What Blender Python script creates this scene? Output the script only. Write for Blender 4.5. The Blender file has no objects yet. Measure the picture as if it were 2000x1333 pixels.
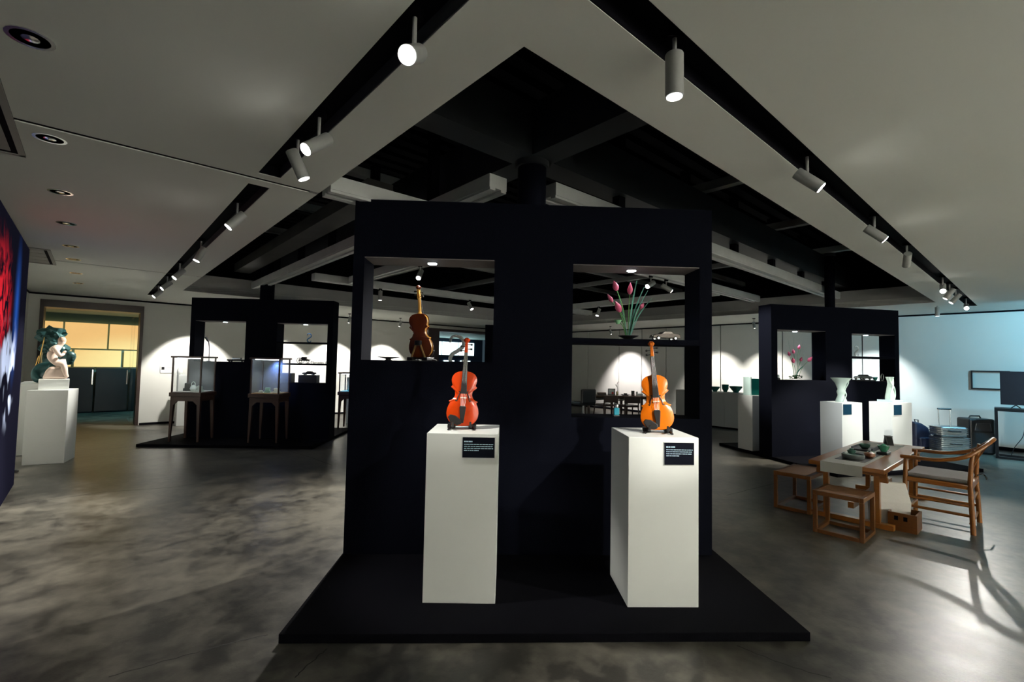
import bpy, bmesh, math, random
from mathutils import Vector, Matrix, noise
random.seed(7)
S = bpy.context.scene
COL = S.collection
H = 2.78                      # ceiling height
# ---------------------------------------------------------------- camera
cam_d = bpy.data.cameras.new('camera'); cam = bpy.data.objects.new('camera', cam_d); COL.objects.link(cam)
cam_d.sensor_width = 36; cam_d.lens = 927.89/2000*36; cam_d.clip_start = 0.05; cam_d.clip_end = 200
PIT, ROLL = 0.04743, 0.01925
_f = Vector((0, math.cos(PIT), math.sin(PIT))); _u = Vector((0, -math.sin(PIT), math.cos(PIT))); _r = Vector((1, 0, 0))
_r2 = math.cos(ROLL)*_r + math.sin(ROLL)*_u; _u2 = -math.sin(ROLL)*_r + math.cos(ROLL)*_u
cam.matrix_world = Matrix(((_r2.x, _u2.x, -_f.x, 0), (_r2.y, _u2.y, -_f.y, 0), (_r2.z, _u2.z, -_f.z, 1.53), (0, 0, 0, 1)))
S.camera = cam
# ---------------------------------------------------------------- world, exposure
W = bpy.data.worlds.new('world'); S.world = W; W.use_nodes = True
W.node_tree.nodes['Background'].inputs[0].default_value = (.25, .4, .5, 1)
W.node_tree.nodes['Background'].inputs[1].default_value = 0.03
S.view_settings.view_transform = 'Standard'; S.view_settings.look = 'None'
S.view_settings.exposure = 2.05; S.view_settings.gamma = 1.0; S.view_settings.use_curve_mapping = False
S.cycles.use_denoising = True
S.cycles.max_bounces = 6; S.cycles.diffuse_bounces = 4; S.cycles.sample_clamp_indirect = 4
SPOT = 1.3                    # global lamp multiplier
# ---------------------------------------------------------------- grid of the room: r along one wall, l along the other
RX, RY, LX, LY = .7499, .6615, -.6615, .7499
RZ_R = math.atan2(RY, RX)     # rotation that turns x into the r direction
def G(r, l, z=0.): return Vector((r*RX + l*LX, r*RY + l*LY, z))
GM = Matrix(((RX, LX, 0, 0), (RY, LY, 0, 0), (0, 0, 1, 0), (0, 0, 0, 1)))
# ---------------------------------------------------------------- materials
MATS = {}
def mat(name, col, rough=.5, metal=0., emit=None, es=0., noise_s=0., noise_a=0., bump=0., bscale=80., alpha=None, trans=0., coat=0.):
    if name in MATS: return MATS[name]
    m = bpy.data.materials.new(name); m.use_nodes = True; nt = m.node_tree; b = nt.nodes['Principled BSDF']
    b.inputs['Base Color'].default_value = (*col, 1); b.inputs['Roughness'].default_value = rough; b.inputs['Metallic'].default_value = metal
    if coat: b.inputs['Coat Weight'].default_value = coat; b.inputs['Coat Roughness'].default_value = .08
    if emit: b.inputs['Emission Color'].default_value = (*emit, 1); b.inputs['Emission Strength'].default_value = es
    if trans: b.inputs['Transmission Weight'].default_value = trans; b.inputs['IOR'].default_value = 1.1
    if alpha is not None: b.inputs['Alpha'].default_value = alpha
    if noise_a or bump:
        tc = nt.nodes.new('ShaderNodeTexCoord'); n = nt.nodes.new('ShaderNodeTexNoise')
        n.inputs['Scale'].default_value = noise_s or bscale; n.inputs['Detail'].default_value = 6
        nt.links.new(tc.outputs['Object'], n.inputs['Vector'])
        if noise_a:
            mx = nt.nodes.new('ShaderNodeMix'); mx.data_type = 'RGBA'
            mx.inputs[6].default_value = (*[c*(1-noise_a) for c in col], 1); mx.inputs[7].default_value = (*[min(1, c*(1+noise_a)) for c in col], 1)
            nt.links.new(n.outputs['Fac'], mx.inputs[0]); nt.links.new(mx.outputs[2], b.inputs['Base Color'])
        if bump:
            n2 = nt.nodes.new('ShaderNodeTexNoise'); n2.inputs['Scale'].default_value = bscale; n2.inputs['Detail'].default_value = 4
            nt.links.new(tc.outputs['Object'], n2.inputs['Vector'])
            bp = nt.nodes.new('ShaderNodeBump'); bp.inputs['Strength'].default_value = bump; bp.inputs['Distance'].default_value = .01
            nt.links.new(n2.outputs['Fac'], bp.inputs['Height']); nt.links.new(bp.outputs['Normal'], b.inputs['Normal'])
    MATS[name] = m; return m
def dull(*ms):
    for m in ms: m.node_tree.nodes['Principled BSDF'].inputs['Specular IOR Level'].default_value = .06
def wood(name, c1, c2, rough=.35, scale=(2, 2, 30), coat=0.):
    if name in MATS: return MATS[name]
    m = mat(name, c1, rough, coat=coat); nt = m.node_tree; b = nt.nodes['Principled BSDF']
    tc = nt.nodes.new('ShaderNodeTexCoord'); mp = nt.nodes.new('ShaderNodeMapping'); mp.inputs['Scale'].default_value = scale
    n = nt.nodes.new('ShaderNodeTexNoise'); n.inputs['Scale'].default_value = 3; n.inputs['Detail'].default_value = 5; n.inputs['Distortion'].default_value = .6
    mx = nt.nodes.new('ShaderNodeMix'); mx.data_type = 'RGBA'; mx.inputs[6].default_value = (*c1, 1); mx.inputs[7].default_value = (*c2, 1)
    nt.links.new(tc.outputs['Object'], mp.inputs[0]); nt.links.new(mp.outputs[0], n.inputs['Vector']); nt.links.new(n.outputs['Fac'], mx.inputs[0]); nt.links.new(mx.outputs[2], b.inputs['Base Color'])
    return m
def concrete():
    m = mat('polished_concrete', (.2, .19, .16), .3); nt = m.node_tree; b = nt.nodes['Principled BSDF']
    tc = nt.nodes.new('ShaderNodeTexCoord')
    def nz(s, d, dist=0.):
        n = nt.nodes.new('ShaderNodeTexNoise'); n.inputs['Scale'].default_value = s; n.inputs['Detail'].default_value = d; n.inputs['Distortion'].default_value = dist
        nt.links.new(tc.outputs['Object'], n.inputs['Vector']); return n
    a = nz(.7, 7, .3); c = nz(4.5, 7, .4); d = nz(60, 3); v = nz(14, 6, .5)
    def mad(x, k, y=None):
        q = nt.nodes.new('ShaderNodeMath'); q.operation = 'MULTIPLY_ADD'; q.inputs[1].default_value = k; nt.links.new(x, q.inputs[0])
        if y is None: q.inputs[2].default_value = 0
        else: nt.links.new(y, q.inputs[2])
        return q.outputs[0]
    tot = mad(a.outputs['Fac'], .45, mad(c.outputs['Fac'], .38, mad(v.outputs['Fac'], .17)))
    rp = nt.nodes.new('ShaderNodeValToRGB'); e = rp.color_ramp.elements
    e[0].position = .42; e[0].color = (.026, .024, .020, 1); e[1].position = .59; e[1].color = (.128, .118, .094, 1)
    nt.links.new(tot, rp.inputs[0]); nt.links.new(rp.outputs[0], b.inputs['Base Color'])
    rr = nt.nodes.new('ShaderNodeMapRange'); rr.inputs[3].default_value = .27; rr.inputs[4].default_value = .42
    nt.links.new(c.outputs['Fac'], rr.inputs[0]); nt.links.new(rr.outputs[0], b.inputs['Roughness'])
    bp = nt.nodes.new('ShaderNodeBump'); bp.inputs['Strength'].default_value = .06; bp.inputs['Distance'].default_value = .01
    nt.links.new(d.outputs['Fac'], bp.inputs['Height']); nt.links.new(bp.outputs['Normal'], b.inputs['Normal'])
    return m
WHITE = mat('white_wall_paint', (.62, .62, .58), .75, noise_s=1.5, noise_a=.04, bump=.05, bscale=120)
CEIL = mat('ceiling_paint', (.68, .70, .65), .8, noise_s=.8, noise_a=.05)
BLACKWALL = mat('navy_black_felt', (.0026, .0033, .0075), .85, bump=.25, bscale=300)
CARPET = mat('black_carpet', (.0030, .0030, .0050), .95, bump=.6, bscale=500)
BLACK = mat('black_satin', (.008, .008, .01), .4)
DEEP = mat('black_matte', (.003, .003, .005), .8)
dull(BLACKWALL, CARPET, DEEP)
STEEL = mat('dark_steel_beam', (.020, .024, .028), .55, noise_s=4, noise_a=.3)
RAIL = mat('grey_rail_paint', (.46, .48, .47), .5, noise_s=6, noise_a=.15)
FASCIA = mat('fascia_grey', (.32, .32, .31), .7, noise_s=3, noise_a=.1)
LAMPG = mat('lamp_grey', (.30, .31, .30), .45)
LENS = mat('lamp_lens_lit', (1, 1, 1), .3, emit=(1, .97, .9), es=14)
LENSOFF = mat('lamp_lens_dim', (.8, .8, .8), .2, emit=(1, 1, 1), es=.8)
LED = mat('led_puck', (1, 1, 1), .3, emit=(.75, .9, 1), es=9)
CHROME = mat('chrome', (.75, .76, .78), .12, 1.)
PLINTH = mat('white_plinth_paint', (.70, .72, .69), .55, noise_s=3, noise_a=.03)
PLAQUE = mat('plaque_black', (.004, .005, .010), .8)
dull(PLAQUE)
PRINT = mat('plaque_print', (.45, .62, .72), .6)
PRINT2 = mat('plaque_print_teal', (.006, .035, .065), .6)
dull(PRINT2)
GLASS = mat('case_glass', (.9, 1, 1), .02, alpha=.10)
DARKWOOD = wood('dark_walnut', (.035, .018, .012), (.075, .036, .024))
OAK = wood('amber_elm', (.17, .055, .006), (.28, .10, .013), .32, coat=.2)
OAKD = wood('brown_elm', (.085, .028, .004), (.15, .054, .009), .35)
CANE = mat('woven_cane', (.20, .085, .022), .6, bump=.5, bscale=160)
LINEN = mat('linen_runner', (.33, .34, .31), .9, bump=.3, bscale=400)
CUSHION = mat('grey_cushion', (.20, .19, .19), .9, bump=.2, bscale=300)
JADE = mat('jade_green_glaze', (.02, .17, .13), .2, coat=.5)
CELADON = mat('celadon_glaze', (.50, .62, .54), .25, coat=.4)
TEAW = mat('tea_green', (.06, .14, .11), .3)
BRONZE = mat('green_bronze', (.02, .075, .075), .38, .3, noise_s=8, noise_a=.5)
MARBLE = mat('pale_pink_plaster', (.72, .56, .46), .6)
SILVER = mat('silver_aluminium', (.42, .47, .50), .25, .9)
RED = mat('violin_red', (.60, .048, .002), .28, coat=.15, noise_s=5, noise_a=.25)
AMBER = mat('violin_amber', (.76, .165, .003), .28, coat=.15, noise_s=6, noise_a=.25)
BROWNV = mat('violin_brown', (.15, .028, .008), .22, coat=.7, noise_s=5, noise_a=.35)
EBONY = mat('ebony', (.008, .007, .007), .5)
STRING = mat('string_steel', (.8, .8, .8), .2, 1.)
MAPLE = mat('bridge_maple', (.85, .68, .45), .5)
GOLDV = mat('violin_edge', (.70, .34, .06), .3)
STEM = mat('stem_green', (.10, .30, .08), .5)
LEAFB = mat('leaf_blue_green', (.05, .22, .17), .45)
PINK = mat('lotus_pink', (.68, .12, .24), .5, noise_s=20, noise_a=.4)
MOSS = mat('moss_green', (.03, .10, .03), .8)
TYRE = mat('toy_tyre', (.01, .01, .01), .6)
NTH = ['first', 'second', 'third', 'fourth', 'fifth', 'sixth', 'seventh', 'eighth', 'ninth']
# ---------------------------------------------------------------- mesh builder
class MB:
    def __init__(s): s.v = []; s.f = []
    def add(s, vs, fs, M=None):
        o = len(s.v); s.v += [tuple(M @ Vector(v)) if M else tuple(v) for v in vs]; s.f += [[i+o for i in f] for f in fs]; return s
    def box(s, x0, x1, y0, y1, z0, z1, M=None):
        return s.add([(x0,y0,z0),(x1,y0,z0),(x1,y1,z0),(x0,y1,z0),(x0,y0,z1),(x1,y0,z1),(x1,y1,z1),(x0,y1,z1)],
                     [(0,3,2,1),(4,5,6,7),(0,1,5,4),(1,2,6,5),(2,3,7,6),(3,0,4,7)], M)
    def frus(s, a, b, ha, hb, M=None):   # square bar from a to b with half widths (x,y)
        a = Vector(a); b = Vector(b); vs = []
        for p, h in ((a, ha), (b, hb)):
            for sx, sy in ((-1,-1),(1,-1),(1,1),(-1,1)): vs.append((p.x+sx*h[0], p.y+sy*h[1], p.z))
        return s.add(vs, [(0,3,2,1),(4,5,6,7),(0,1,5,4),(1,2,6,5),(2,3,7,6),(3,0,4,7)], M)
    def tube(s, pts, r, n=10, cap=True, M=None, flat=1.):
        pts = [Vector(p) for p in pts]; k = len(pts); rs = r if isinstance(r, (list, tuple)) else [r]*k; vs = []; prev = None
        for i, p in enumerate(pts):
            t = (pts[min(i+1, k-1)]-pts[max(i-1, 0)]).normalized()
            if prev is None: a = t.orthogonal().normalized()
            else:
                a = prev - t*prev.dot(t); a = a.normalized() if a.length > 1e-6 else t.orthogonal().normalized()
            prev = a; b = t.cross(a)
            for j in range(n):
                q = 2*math.pi*j/n; vs.append(p + rs[i]*(math.cos(q)*a + flat*math.sin(q)*b))
        fs = [(i*n+j, i*n+(j+1) % n, (i+1)*n+(j+1) % n, (i+1)*n+j) for i in range(k-1) for j in range(n)]
        if cap: fs += [tuple(range(n-1, -1, -1)), tuple(range((k-1)*n, k*n))]
        return s.add(vs, fs, M)
    def lathe(s, prof, n=24, M=None):
        vs = [(r*math.cos(2*math.pi*j/n), r*math.sin(2*math.pi*j/n), z) for r, z in prof for j in range(n)]
        fs = [(i*n+j, i*n+(j+1) % n, (i+1)*n+(j+1) % n, (i+1)*n+j) for i in range(len(prof)-1) for j in range(n)]
        fs += [tuple(range(n-1, -1, -1)), tuple(range((len(prof)-1)*n, len(prof)*n))]
        return s.add(vs, fs, M)
    def prism(s, poly, z0, z1, M=None):
        n = len(poly); vs = [(x, y, z0) for x, y in poly]+[(x, y, z1) for x, y in poly]
        return s.add(vs, [tuple(range(n-1, -1, -1)), tuple(range(n, 2*n))]+[(i, (i+1) % n, n+(i+1) % n, n+i) for i in range(n)], M)
    def grid(s, us, ws, holes, d0, d1, axis='y', M=None):
        # slab pierced by rectangular holes; u along x, w along z (axis y) or y (axis z); d is the thickness axis
        solid = lambda i, j: 0 <= i < len(us)-1 and 0 <= j < len(ws)-1 and not any(a-1e-6 <= us[i] and us[i+1] <= b+1e-6 and c-1e-6 <= ws[j] and ws[j+1] <= e+1e-6 for a, b, c, e in holes)
        P = (lambda u, w, d: (u, d, w)) if axis == 'y' else (lambda u, w, d: (u, w, d))
        for i in range(len(us)-1):
            for j in range(len(ws)-1):
                if not solid(i, j): continue
                a, b, c, e = us[i], us[i+1], ws[j], ws[j+1]
                q = [(a, c), (b, c), (b, e), (a, e)]
                s.add([P(*p, d0) for p in q], [(0, 1, 2, 3)], M); s.add([P(*p, d1) for p in q], [(3, 2, 1, 0)], M)
                for k, (di, dj) in enumerate(((0, -1), (1, 0), (0, 1), (-1, 0))):
                    if not solid(i+di, j+dj):
                        p, r = q[k], q[(k+1) % 4]; s.add([P(*p, d0), P(*r, d0), P(*r, d1), P(*p, d1)], [(3, 2, 1, 0)], M)
        return s
    def mesh(s, name, smooth=False):
        me = bpy.data.meshes.new(name); me.from_pydata(s.v, [], s.f); me.update()
        bm = bmesh.new(); bm.from_mesh(me); bmesh.ops.remove_doubles(bm, verts=bm.verts, dist=1e-6); bmesh.ops.recalc_face_normals(bm, faces=bm.faces); bm.to_mesh(me); bm.free()
        if smooth:
            for p in me.polygons: p.use_smooth = True
            try: me.set_sharp_from_angle(angle=math.radians(42))
            except Exception: pass
        return me
def obj(mb, name, m, parent=None, smooth=False, bevel=0., loc=None, rz=None):
    o = bpy.data.objects.new(name, mb.mesh(name, smooth) if isinstance(mb, MB) else mb); COL.objects.link(o)
    if m and not o.data.materials: o.data.materials.append(m)
    if parent: o.parent = parent
    if bevel:
        b = o.modifiers.new('bevel', 'BEVEL'); b.width = bevel; b.segments = 2; b.limit_method = 'ANGLE'
    if loc is not None: o.location = loc
    if rz is not None: o.rotation_euler = (0, 0, rz)
    return o
def tag(o, label, cat, group=None):
    o['label'] = label; o['category'] = cat
    if group: o['group'] = group
    return o
def thing(name, label, cat, loc=(0, 0, 0), rz=0., group=None, rx=0., ry=0.):
    o = bpy.data.objects.new(name, None); COL.objects.link(o); o.empty_display_size = .1
    o.location = loc; o.rotation_euler = (rx, ry, rz); return tag(o, label, cat, group)
def solo(mb, name, m, label, cat, loc=(0, 0, 0), rz=0., group=None, smooth=False, bevel=0.):
    return tag(obj(mb, name, m, None, smooth, bevel, loc, rz), label, cat, group)
def struct(mb, name, m, parent=None, M=None, **k):
    o = obj(mb, name, m, parent, **k)
    if parent is None: o['kind'] = 'structure'
    if M is not None: o.matrix_world = M
    return o
def light(name, loc, aim, e, size=50, blend=.5, col=(1, .95, .86), r=.03, parent=None):
    d = bpy.data.lights.new(name, 'SPOT'); d.energy = e*SPOT; d.spot_size = math.radians(size); d.spot_blend = blend; d.color = col; d.shadow_soft_size = r
    o = bpy.data.objects.new(name, d); COL.objects.link(o); o.location = loc
    o.rotation_euler = (Vector(aim)-Vector(loc)).to_track_quat('-Z', 'Y').to_euler()
    if parent: o.parent = parent; o.matrix_parent_inverse = parent.matrix_basis.inverted()
    return o
def spline(pts, n=8):
    pts = [Vector(p) for p in pts]; out = []
    for i in range(len(pts)-1):
        p0, p1, p2, p3 = pts[max(i-1, 0)], pts[i], pts[i+1], pts[min(i+2, len(pts)-1)]
        for k in range(n):
            t = k/n; out.append(.5*((2*p1)+(p2-p0)*t+(2*p0-5*p1+4*p2-p3)*t*t+(3*p1-p0-3*p2+p3)*t**3))
    return out+[pts[-1]]
CRACKS = [[(-1.888, 2.344), (-1.701, 2.475), (-1.521, 2.603), (-1.299, 2.731)], [(-5.034, 4.875), (-4.559, 5.406), (-3.986, 5.646), (-3.718, 5.881)], [(1.274, 2.694), (1.419, 2.55), (1.642, 2.409)], [(2.616, 5.78), (3.617, 6.471), (4.727, 7.1)], [(-0.946, 2.594), (-0.995, 2.456), (-1.018, 2.34)], [(-3.753, 8.071), (-3.077, 7.486), (-2.505, 6.912)]]
# ================================================================= ROOM SHELL
R0, R1, L0, L1 = -1.0, 13.6, -5.0, 13.45
OR0, OR1, OL0, OL1 = 1.22, 11.35, 1.345, 10.75      # ceiling opening
struct(MB().box(-3.2, R1+.3, L0-.2, 18, -.1, 0), 'floor', concrete(), M=GM)
TRK = [(.78, .92, .88, 3.50), (.78, .92, 3.76, 12.1), (.92, 12.4, .88, 1.02)]
SEAM = [(R0, OR0, 3.60, 3.645), (R0, OR0, 8.685, 8.73)]
us = sorted({R0-.3, R1, .78, .92, 12.4, OR0, OR1, R0}); ls = sorted({L0, L1, .88, 1.02, 3.5, 3.76, 12.1, OL0, OL1, 3.60, 3.645, 8.685, 8.73})
struct(MB().grid(us, ls, [(OR0, OR1, OL0, OL1)]+TRK+SEAM, H, H+.12, 'z'), 'ceiling', CEIL, M=GM)
for a, b, c, d in TRK: struct(MB().box(a-.01, b+.01, c-.01, d+.01, H+.07, H+.14), 'trim_1', DEEP, M=GM)
for a, b, c, d in SEAM: struct(MB().box(a, b, c+.001, d-.001, H+.006, H+.10), 'trim_2', DEEP, M=GM)
JOINT = mat('floor_crack', (.012, .011, .009), .7)
for pts in CRACKS:
    rnd = random.Random(len(pts)); pp = []
    for (x0, y0), (x1, y1) in zip(pts[:-1], pts[1:]):
        for k in range(8): pp.append((x0+(x1-x0)*k/8+rnd.uniform(-.006, .006), y0+(y1-y0)*k/8+rnd.uniform(-.006, .006)))
    ck = MB(); wd = .0035
    for (x0, y0), (x1, y1) in zip(pp[:-1], pp[1:]):
        n = Vector((y0-y1, x1-x0, 0)).normalized()*wd; ck.add([(x0-n.x, y0-n.y, .0006), (x0+n.x, y0+n.y, .0006), (x1+n.x, y1+n.y, .0006), (x1-n.x, y1-n.y, .0006)], [(0, 3, 2, 1)])
    struct(ck, 'floor_crack', JOINT)
for a, b, c, d in TRK:
    struct(MB().box(a, a+.004, c, d, H+.003, H+.07), 'trim_9', DEEP, M=GM); struct(MB().box(b-.004, b, c, d, H+.003, H+.07), 'trim_9', mat('slot_edge_grey', (.05, .055, .06), .6), M=GM)
    struct(MB().box(a, b, c, c+.004, H+.003, H+.07), 'trim_9', DEEP, M=GM); struct(MB().box(a, b, d-.004, d, H+.003, H+.07), 'trim_9', DEEP, M=GM)
# fascia round the opening and the dark roof deck above it
fa = [(OR0-.06, OR1+.06, OL0-.06, OL0), (OR0-.06, OR1+.06, OL1, OL1+.06), (OR0-.06, OR0, OL0, OL1), (OR1, OR1+.06, OL0, OL1)]
for i, (a, b, c, d) in enumerate(fa): struct(MB().box(a, b, c, d, H+.001, H+.34), 'trim_3', FASCIA, M=GM)
deck = MB(); 
for k in range(60):
    l = -.5+k*.22; deck.box(-.5, 13.2, l, l+.12, 4.02, 4.10)
deck.box(-.5, 13.2, -.5, 12.8, 4.09, 4.2)
struct(deck, 'ceiling', DEEP, M=GM)
for nm, a, b, c, d in (('wall_deck', -.5, 13.2, -.6, -.5), ('wall_deck', -.5, 13.2, 12.7, 12.8), ('wall_deck', -.6, -.5, -.5, 12.8), ('wall_deck', 13.1, 13.2, -.5, 12.8)):
    struct(MB().box(a, b, c, d, H+.12, 4.2), nm, DEEP, M=GM)
# walls
MUR_R, MUR_L = -.62, 8.0
struct(MB().box(R0-.2, MUR_R, L0, MUR_L, 0, H), 'wall_left', mat('mural_wall_dark', (.008, .008, .012), .7), M=GM)
struct(MB().box(R0-.3, R0, MUR_L, L1+.3, 0, H), 'wall_left_far', WHITE, M=GM)
dz = 2.62
struct(MB().grid([R0-.3, -.79, .79, 8.25, 11.2, R1+.3], [0, dz, H], [(-.79, .79, 0, dz), (8.25, 11.2, 0, dz)], L1, L1+.30), 'wall_back', WHITE, M=GM)
struct(MB().box(R0-.3, R1+.3, L0-.2, L0, 0, H), 'wall_front', WHITE, M=GM)
GAP = mat('joint_black', (.006, .006, .006), .8)
wr = struct(MB().box(R1+.05, R1+.25, L0, L1, 0, H), 'wall_right', GAP, M=GM)
js = [L0, 2.93, 4.66, 6.3, 7.42, 8.04, 8.93, 9.83, 11.2, L1]
for a, b in zip(js[:-1], js[1:]):
    obj(MB().box(R1, R1+.05, a+.012, b-.012, .07, H-.03), 'panel', WHITE, wr)
# shadow gap between ceiling and walls, skirting
struct(MB().box(R0, R1, L1-.012, L1, H-.035, H), 'trim_4', DEEP, M=GM); struct(MB().box(R0, R0+.012, MUR_L, L1, H-.035, H), 'trim_5', DEEP, M=GM)
struct(MB().box(R1-.010, R1+.05, L0, L1, H-.035, H), 'trim_6', DEEP, M=GM)
struct(MB().box(.85, 8.2, L1-.012, L1, 0, .05), 'baseboard_back', DEEP, M=GM); struct(MB().box(R1-.012, R1+.05, L0, L1, 0, .07), 'baseboard_right', DEEP, M=GM)
# ---- door 1 portal and the room behind it
PORT = mat('portal_brown_metal', (.035, .022, .018), .4)
d1 = MB().box(-.83, -.77, L1-.04, L1+.5, 0, dz).box(.77, .83, L1-.04, L1+.5, 0, dz).box(-.83, .83, L1-.04, L1+.5, dz-.12, dz+.03)
struct(d1, 'door_1', PORT, M=GM)
pane = struct(MB().box(.70, .72, L1+.5, L1+1.6, .02, 2.45), 'window_3', GLASS, M=GM)
NAVY = mat('navy_gloss', (.006, .012, .03), .25)
struct(MB().box(-3, 4, 17.6, 17.7, 0, 2.7), 'wall_annex', mat('teal_wall_far', (.10, .20, .21), .6), M=GM)
struct(MB().box(-3.1, -1.6, L1+.3, 17.7, 0, 2.7).box(3, 3.1, L1+.3, 17.7, 0, 2.7), 'wall_annex_side', mat('teal_wall', (.12, .2, .2), .6), M=GM)
struct(MB().box(-3, 4, L1+.3, 17.7, 2.66, 2.75), 'ceiling_annex', mat('teal_ceiling', (.22, .34, .36), .7), M=GM)
BLIND = mat('sunlit_blind', (.75, .55, .25), .8, emit=(1., .60, .22), es=.20, noise_s=2, noise_a=.1)
for i, (a, b) in enumerate(((-1.55, -.62), (-.58, .30), (.34, 1.3), (1.34, 2.3))):
    solo(MB().box(a, b, 17.5, 17.53, 1.72, 2.42, GM), 'roller_blind', BLIND, f'{NTH[i]} yellow roller blind from the left in the upper row beyond the doorway', 'blind', group='yellow roller blinds')
for i, (a, b) in enumerate(((-1.3, -.42), (-.36, .62), (.68, 1.5), (1.54, 2.3))):
    solo(MB().box(a, b, 17.46, 17.49, 1.22, 1.68, GM), 'roller_blind', BLIND, f'{NTH[i]} yellow roller blind from the left in the lower row beyond the doorway', 'blind', group='yellow roller blinds')
for i in range(4):
    t = thing('black_cabinet', f'{NTH[i]} glossy black cabinet from the left under the yellow blinds', 'cabinet', G(-1.0+i*.72, 17.2), RZ_R, 'black cabinets')
    obj(MB().box(-.34, .34, -.2, .2, .03, 1.2), 'body', BLACK, t, bevel=.005); obj(MB().box(-.35, .35, -.21, .21, 0, .03), 'plinth', DEEP, t)
    obj(MB().box(.30, .325, -.225, -.2, .75, 1.15), 'handle', CHROME, t)
# ---- opening 2 at the far end, bright room beyond
d2 = MB().box(8.2, 8.62, L1-.03, L1+.4, 0, dz).box(11.15, 11.25, L1-.03, L1+.4, 0, dz).box(8.2, 11.25, L1-.03, L1+.4, dz-.06, dz+.03)
struct(d2, 'door_2', mat('portal_dark_red', (.03, .012, .012), .5), M=GM)
struct(MB().box(6.5, 14, 18, 18.1, 0, 2.8), 'wall_lounge', NAVY, M=GM); struct(MB().box(6.5, 14, L1+.3, 18, 2.62, 2.7), 'ceiling_lounge', mat('mint_ceiling', (.45, .6, .56), .7), M=GM)
DAY = mat('daylit_pane', (.8, .95, 1), .4, emit=(.72, .96, 1), es=.7)
w2 = struct(MB().box(8, 13.6, 17.92, 17.98, 1.78, 1.84), 'window_1', BLACK, M=GM)
for a in range(6): obj(MB().box(8.1+a*.9, 8.95+a*.9, 17.94, 17.97, 1.86, 2.45), 'pane', DAY, w2); obj(MB().box(8.2+a*.9, 8.75+a*.9, 17.94, 17.97, 1.2, 1.62), 'pane', DAY, w2)
# ---- mural print on the left wall
def mural_mat():
    m = mat('space_mural_print', (.01, .012, .03), .6, emit=(1, 1, 1), es=.18); nt = m.node_tree; b = nt.nodes['Principled BSDF']; N = nt.nodes.new; K = nt.links.new
    tc = N('ShaderNodeTexCoord'); sx = N('ShaderNodeSeparateXYZ'); K(tc.outputs['Object'], sx.inputs[0])
    def gauss(cy, cz, ry, rz):
        a = N('ShaderNodeMapping'); a.inputs['Location'].default_value = (0, -cy/ry, -cz/rz); a.inputs['Scale'].default_value = (0, 1/ry, 1/rz); K(tc.outputs['Object'], a.inputs[0])
        g = N('ShaderNodeTexGradient'); g.gradient_type = 'SPHERICAL'; K(a.outputs[0], g.inputs[0]); return g.outputs['Fac']
    n = N('ShaderNodeTexNoise'); n.inputs['Scale'].default_value = 3.2; n.inputs['Detail'].default_value = 9; n.inputs['Distortion'].default_value = 1.6; K(tc.outputs['Object'], n.inputs[0])
    def mul(a, c):
        x = N('ShaderNodeMath'); x.operation = 'MULTIPLY'; K(a, x.inputs[0])
        if isinstance(c, float): x.inputs[1].default_value = c
        else: K(c, x.inputs[1])
        return x.outputs[0]
    cur = None
    def layer(fac, col, base):
        x = N('ShaderNodeMix'); x.data_type = 'RGBA'; x.clamp_factor = True; K(fac, x.inputs[0]); x.inputs[7].default_value = (*col, 1)
        if base is None: x.inputs[6].default_value = (.006, .006, .012, 1)
        else: K(base, x.inputs[6])
        return x.outputs[2]
    rmp = N('ShaderNodeValToRGB'); rmp.color_ramp.elements[0].position = .42; rmp.color_ramp.elements[1].position = .62; K(n.outputs['Fac'], rmp.inputs[0])
    def sq(x): return mul(x, x)
    c = layer(mul(mul(sq(gauss(6.0, 1.98, .95, .75)), rmp.outputs[0]), 3.0), (.70, .02, .035), None)
    c = layer(mul(sq(gauss(7.12, 2.0, .34, .95)), 1.3), (.02, .09, .42), c)
    wv = N('ShaderNodeTexWave'); wv.inputs['Scale'].default_value = 1.1; wv.inputs['Distortion'].default_value = 11; wv.inputs['Detail'].default_value = 3; wv.inputs['Detail Scale'].default_value = 1.4; K(tc.outputs['Object'], wv.inputs[0])
    r2 = N('ShaderNodeValToRGB'); r2.color_ramp.elements[0].position = .40; r2.color_ramp.elements[1].position = .85; K(wv.outputs['Fac'], r2.inputs[0])
    for cy, cz, ry, rz, k in ((6.55, 1.50, .55, .45, 2.6), (7.0, 1.42, .40, .55, 2.4), (6.9, 1.05, .5, .35, 1.6)):
        c = layer(mul(mul(sq(gauss(cy, cz, ry, rz)), r2.outputs[0]), k), (.50, .58, .80), c)
    K(c, b.inputs['Base Color']); K(c, b.inputs['Emission Color']); b.inputs['Specular IOR Level'].default_value = 0; b.inputs['Roughness'].default_value = 1; return m
solo(MB().box(MUR_R+.001, MUR_R+.008, 1.0, MUR_L-.02, .02, H-.01, GM), 'wall_mural', mural_mat(), 'large dark wall print of red and blue nebula clouds with chrome shapes at left edge', 'mural').matrix_world = Matrix()
bpy.data.objects['wall_mural'].data.transform(GM.inverted()); bpy.data.objects['wall_mural'].matrix_world = GM
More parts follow.
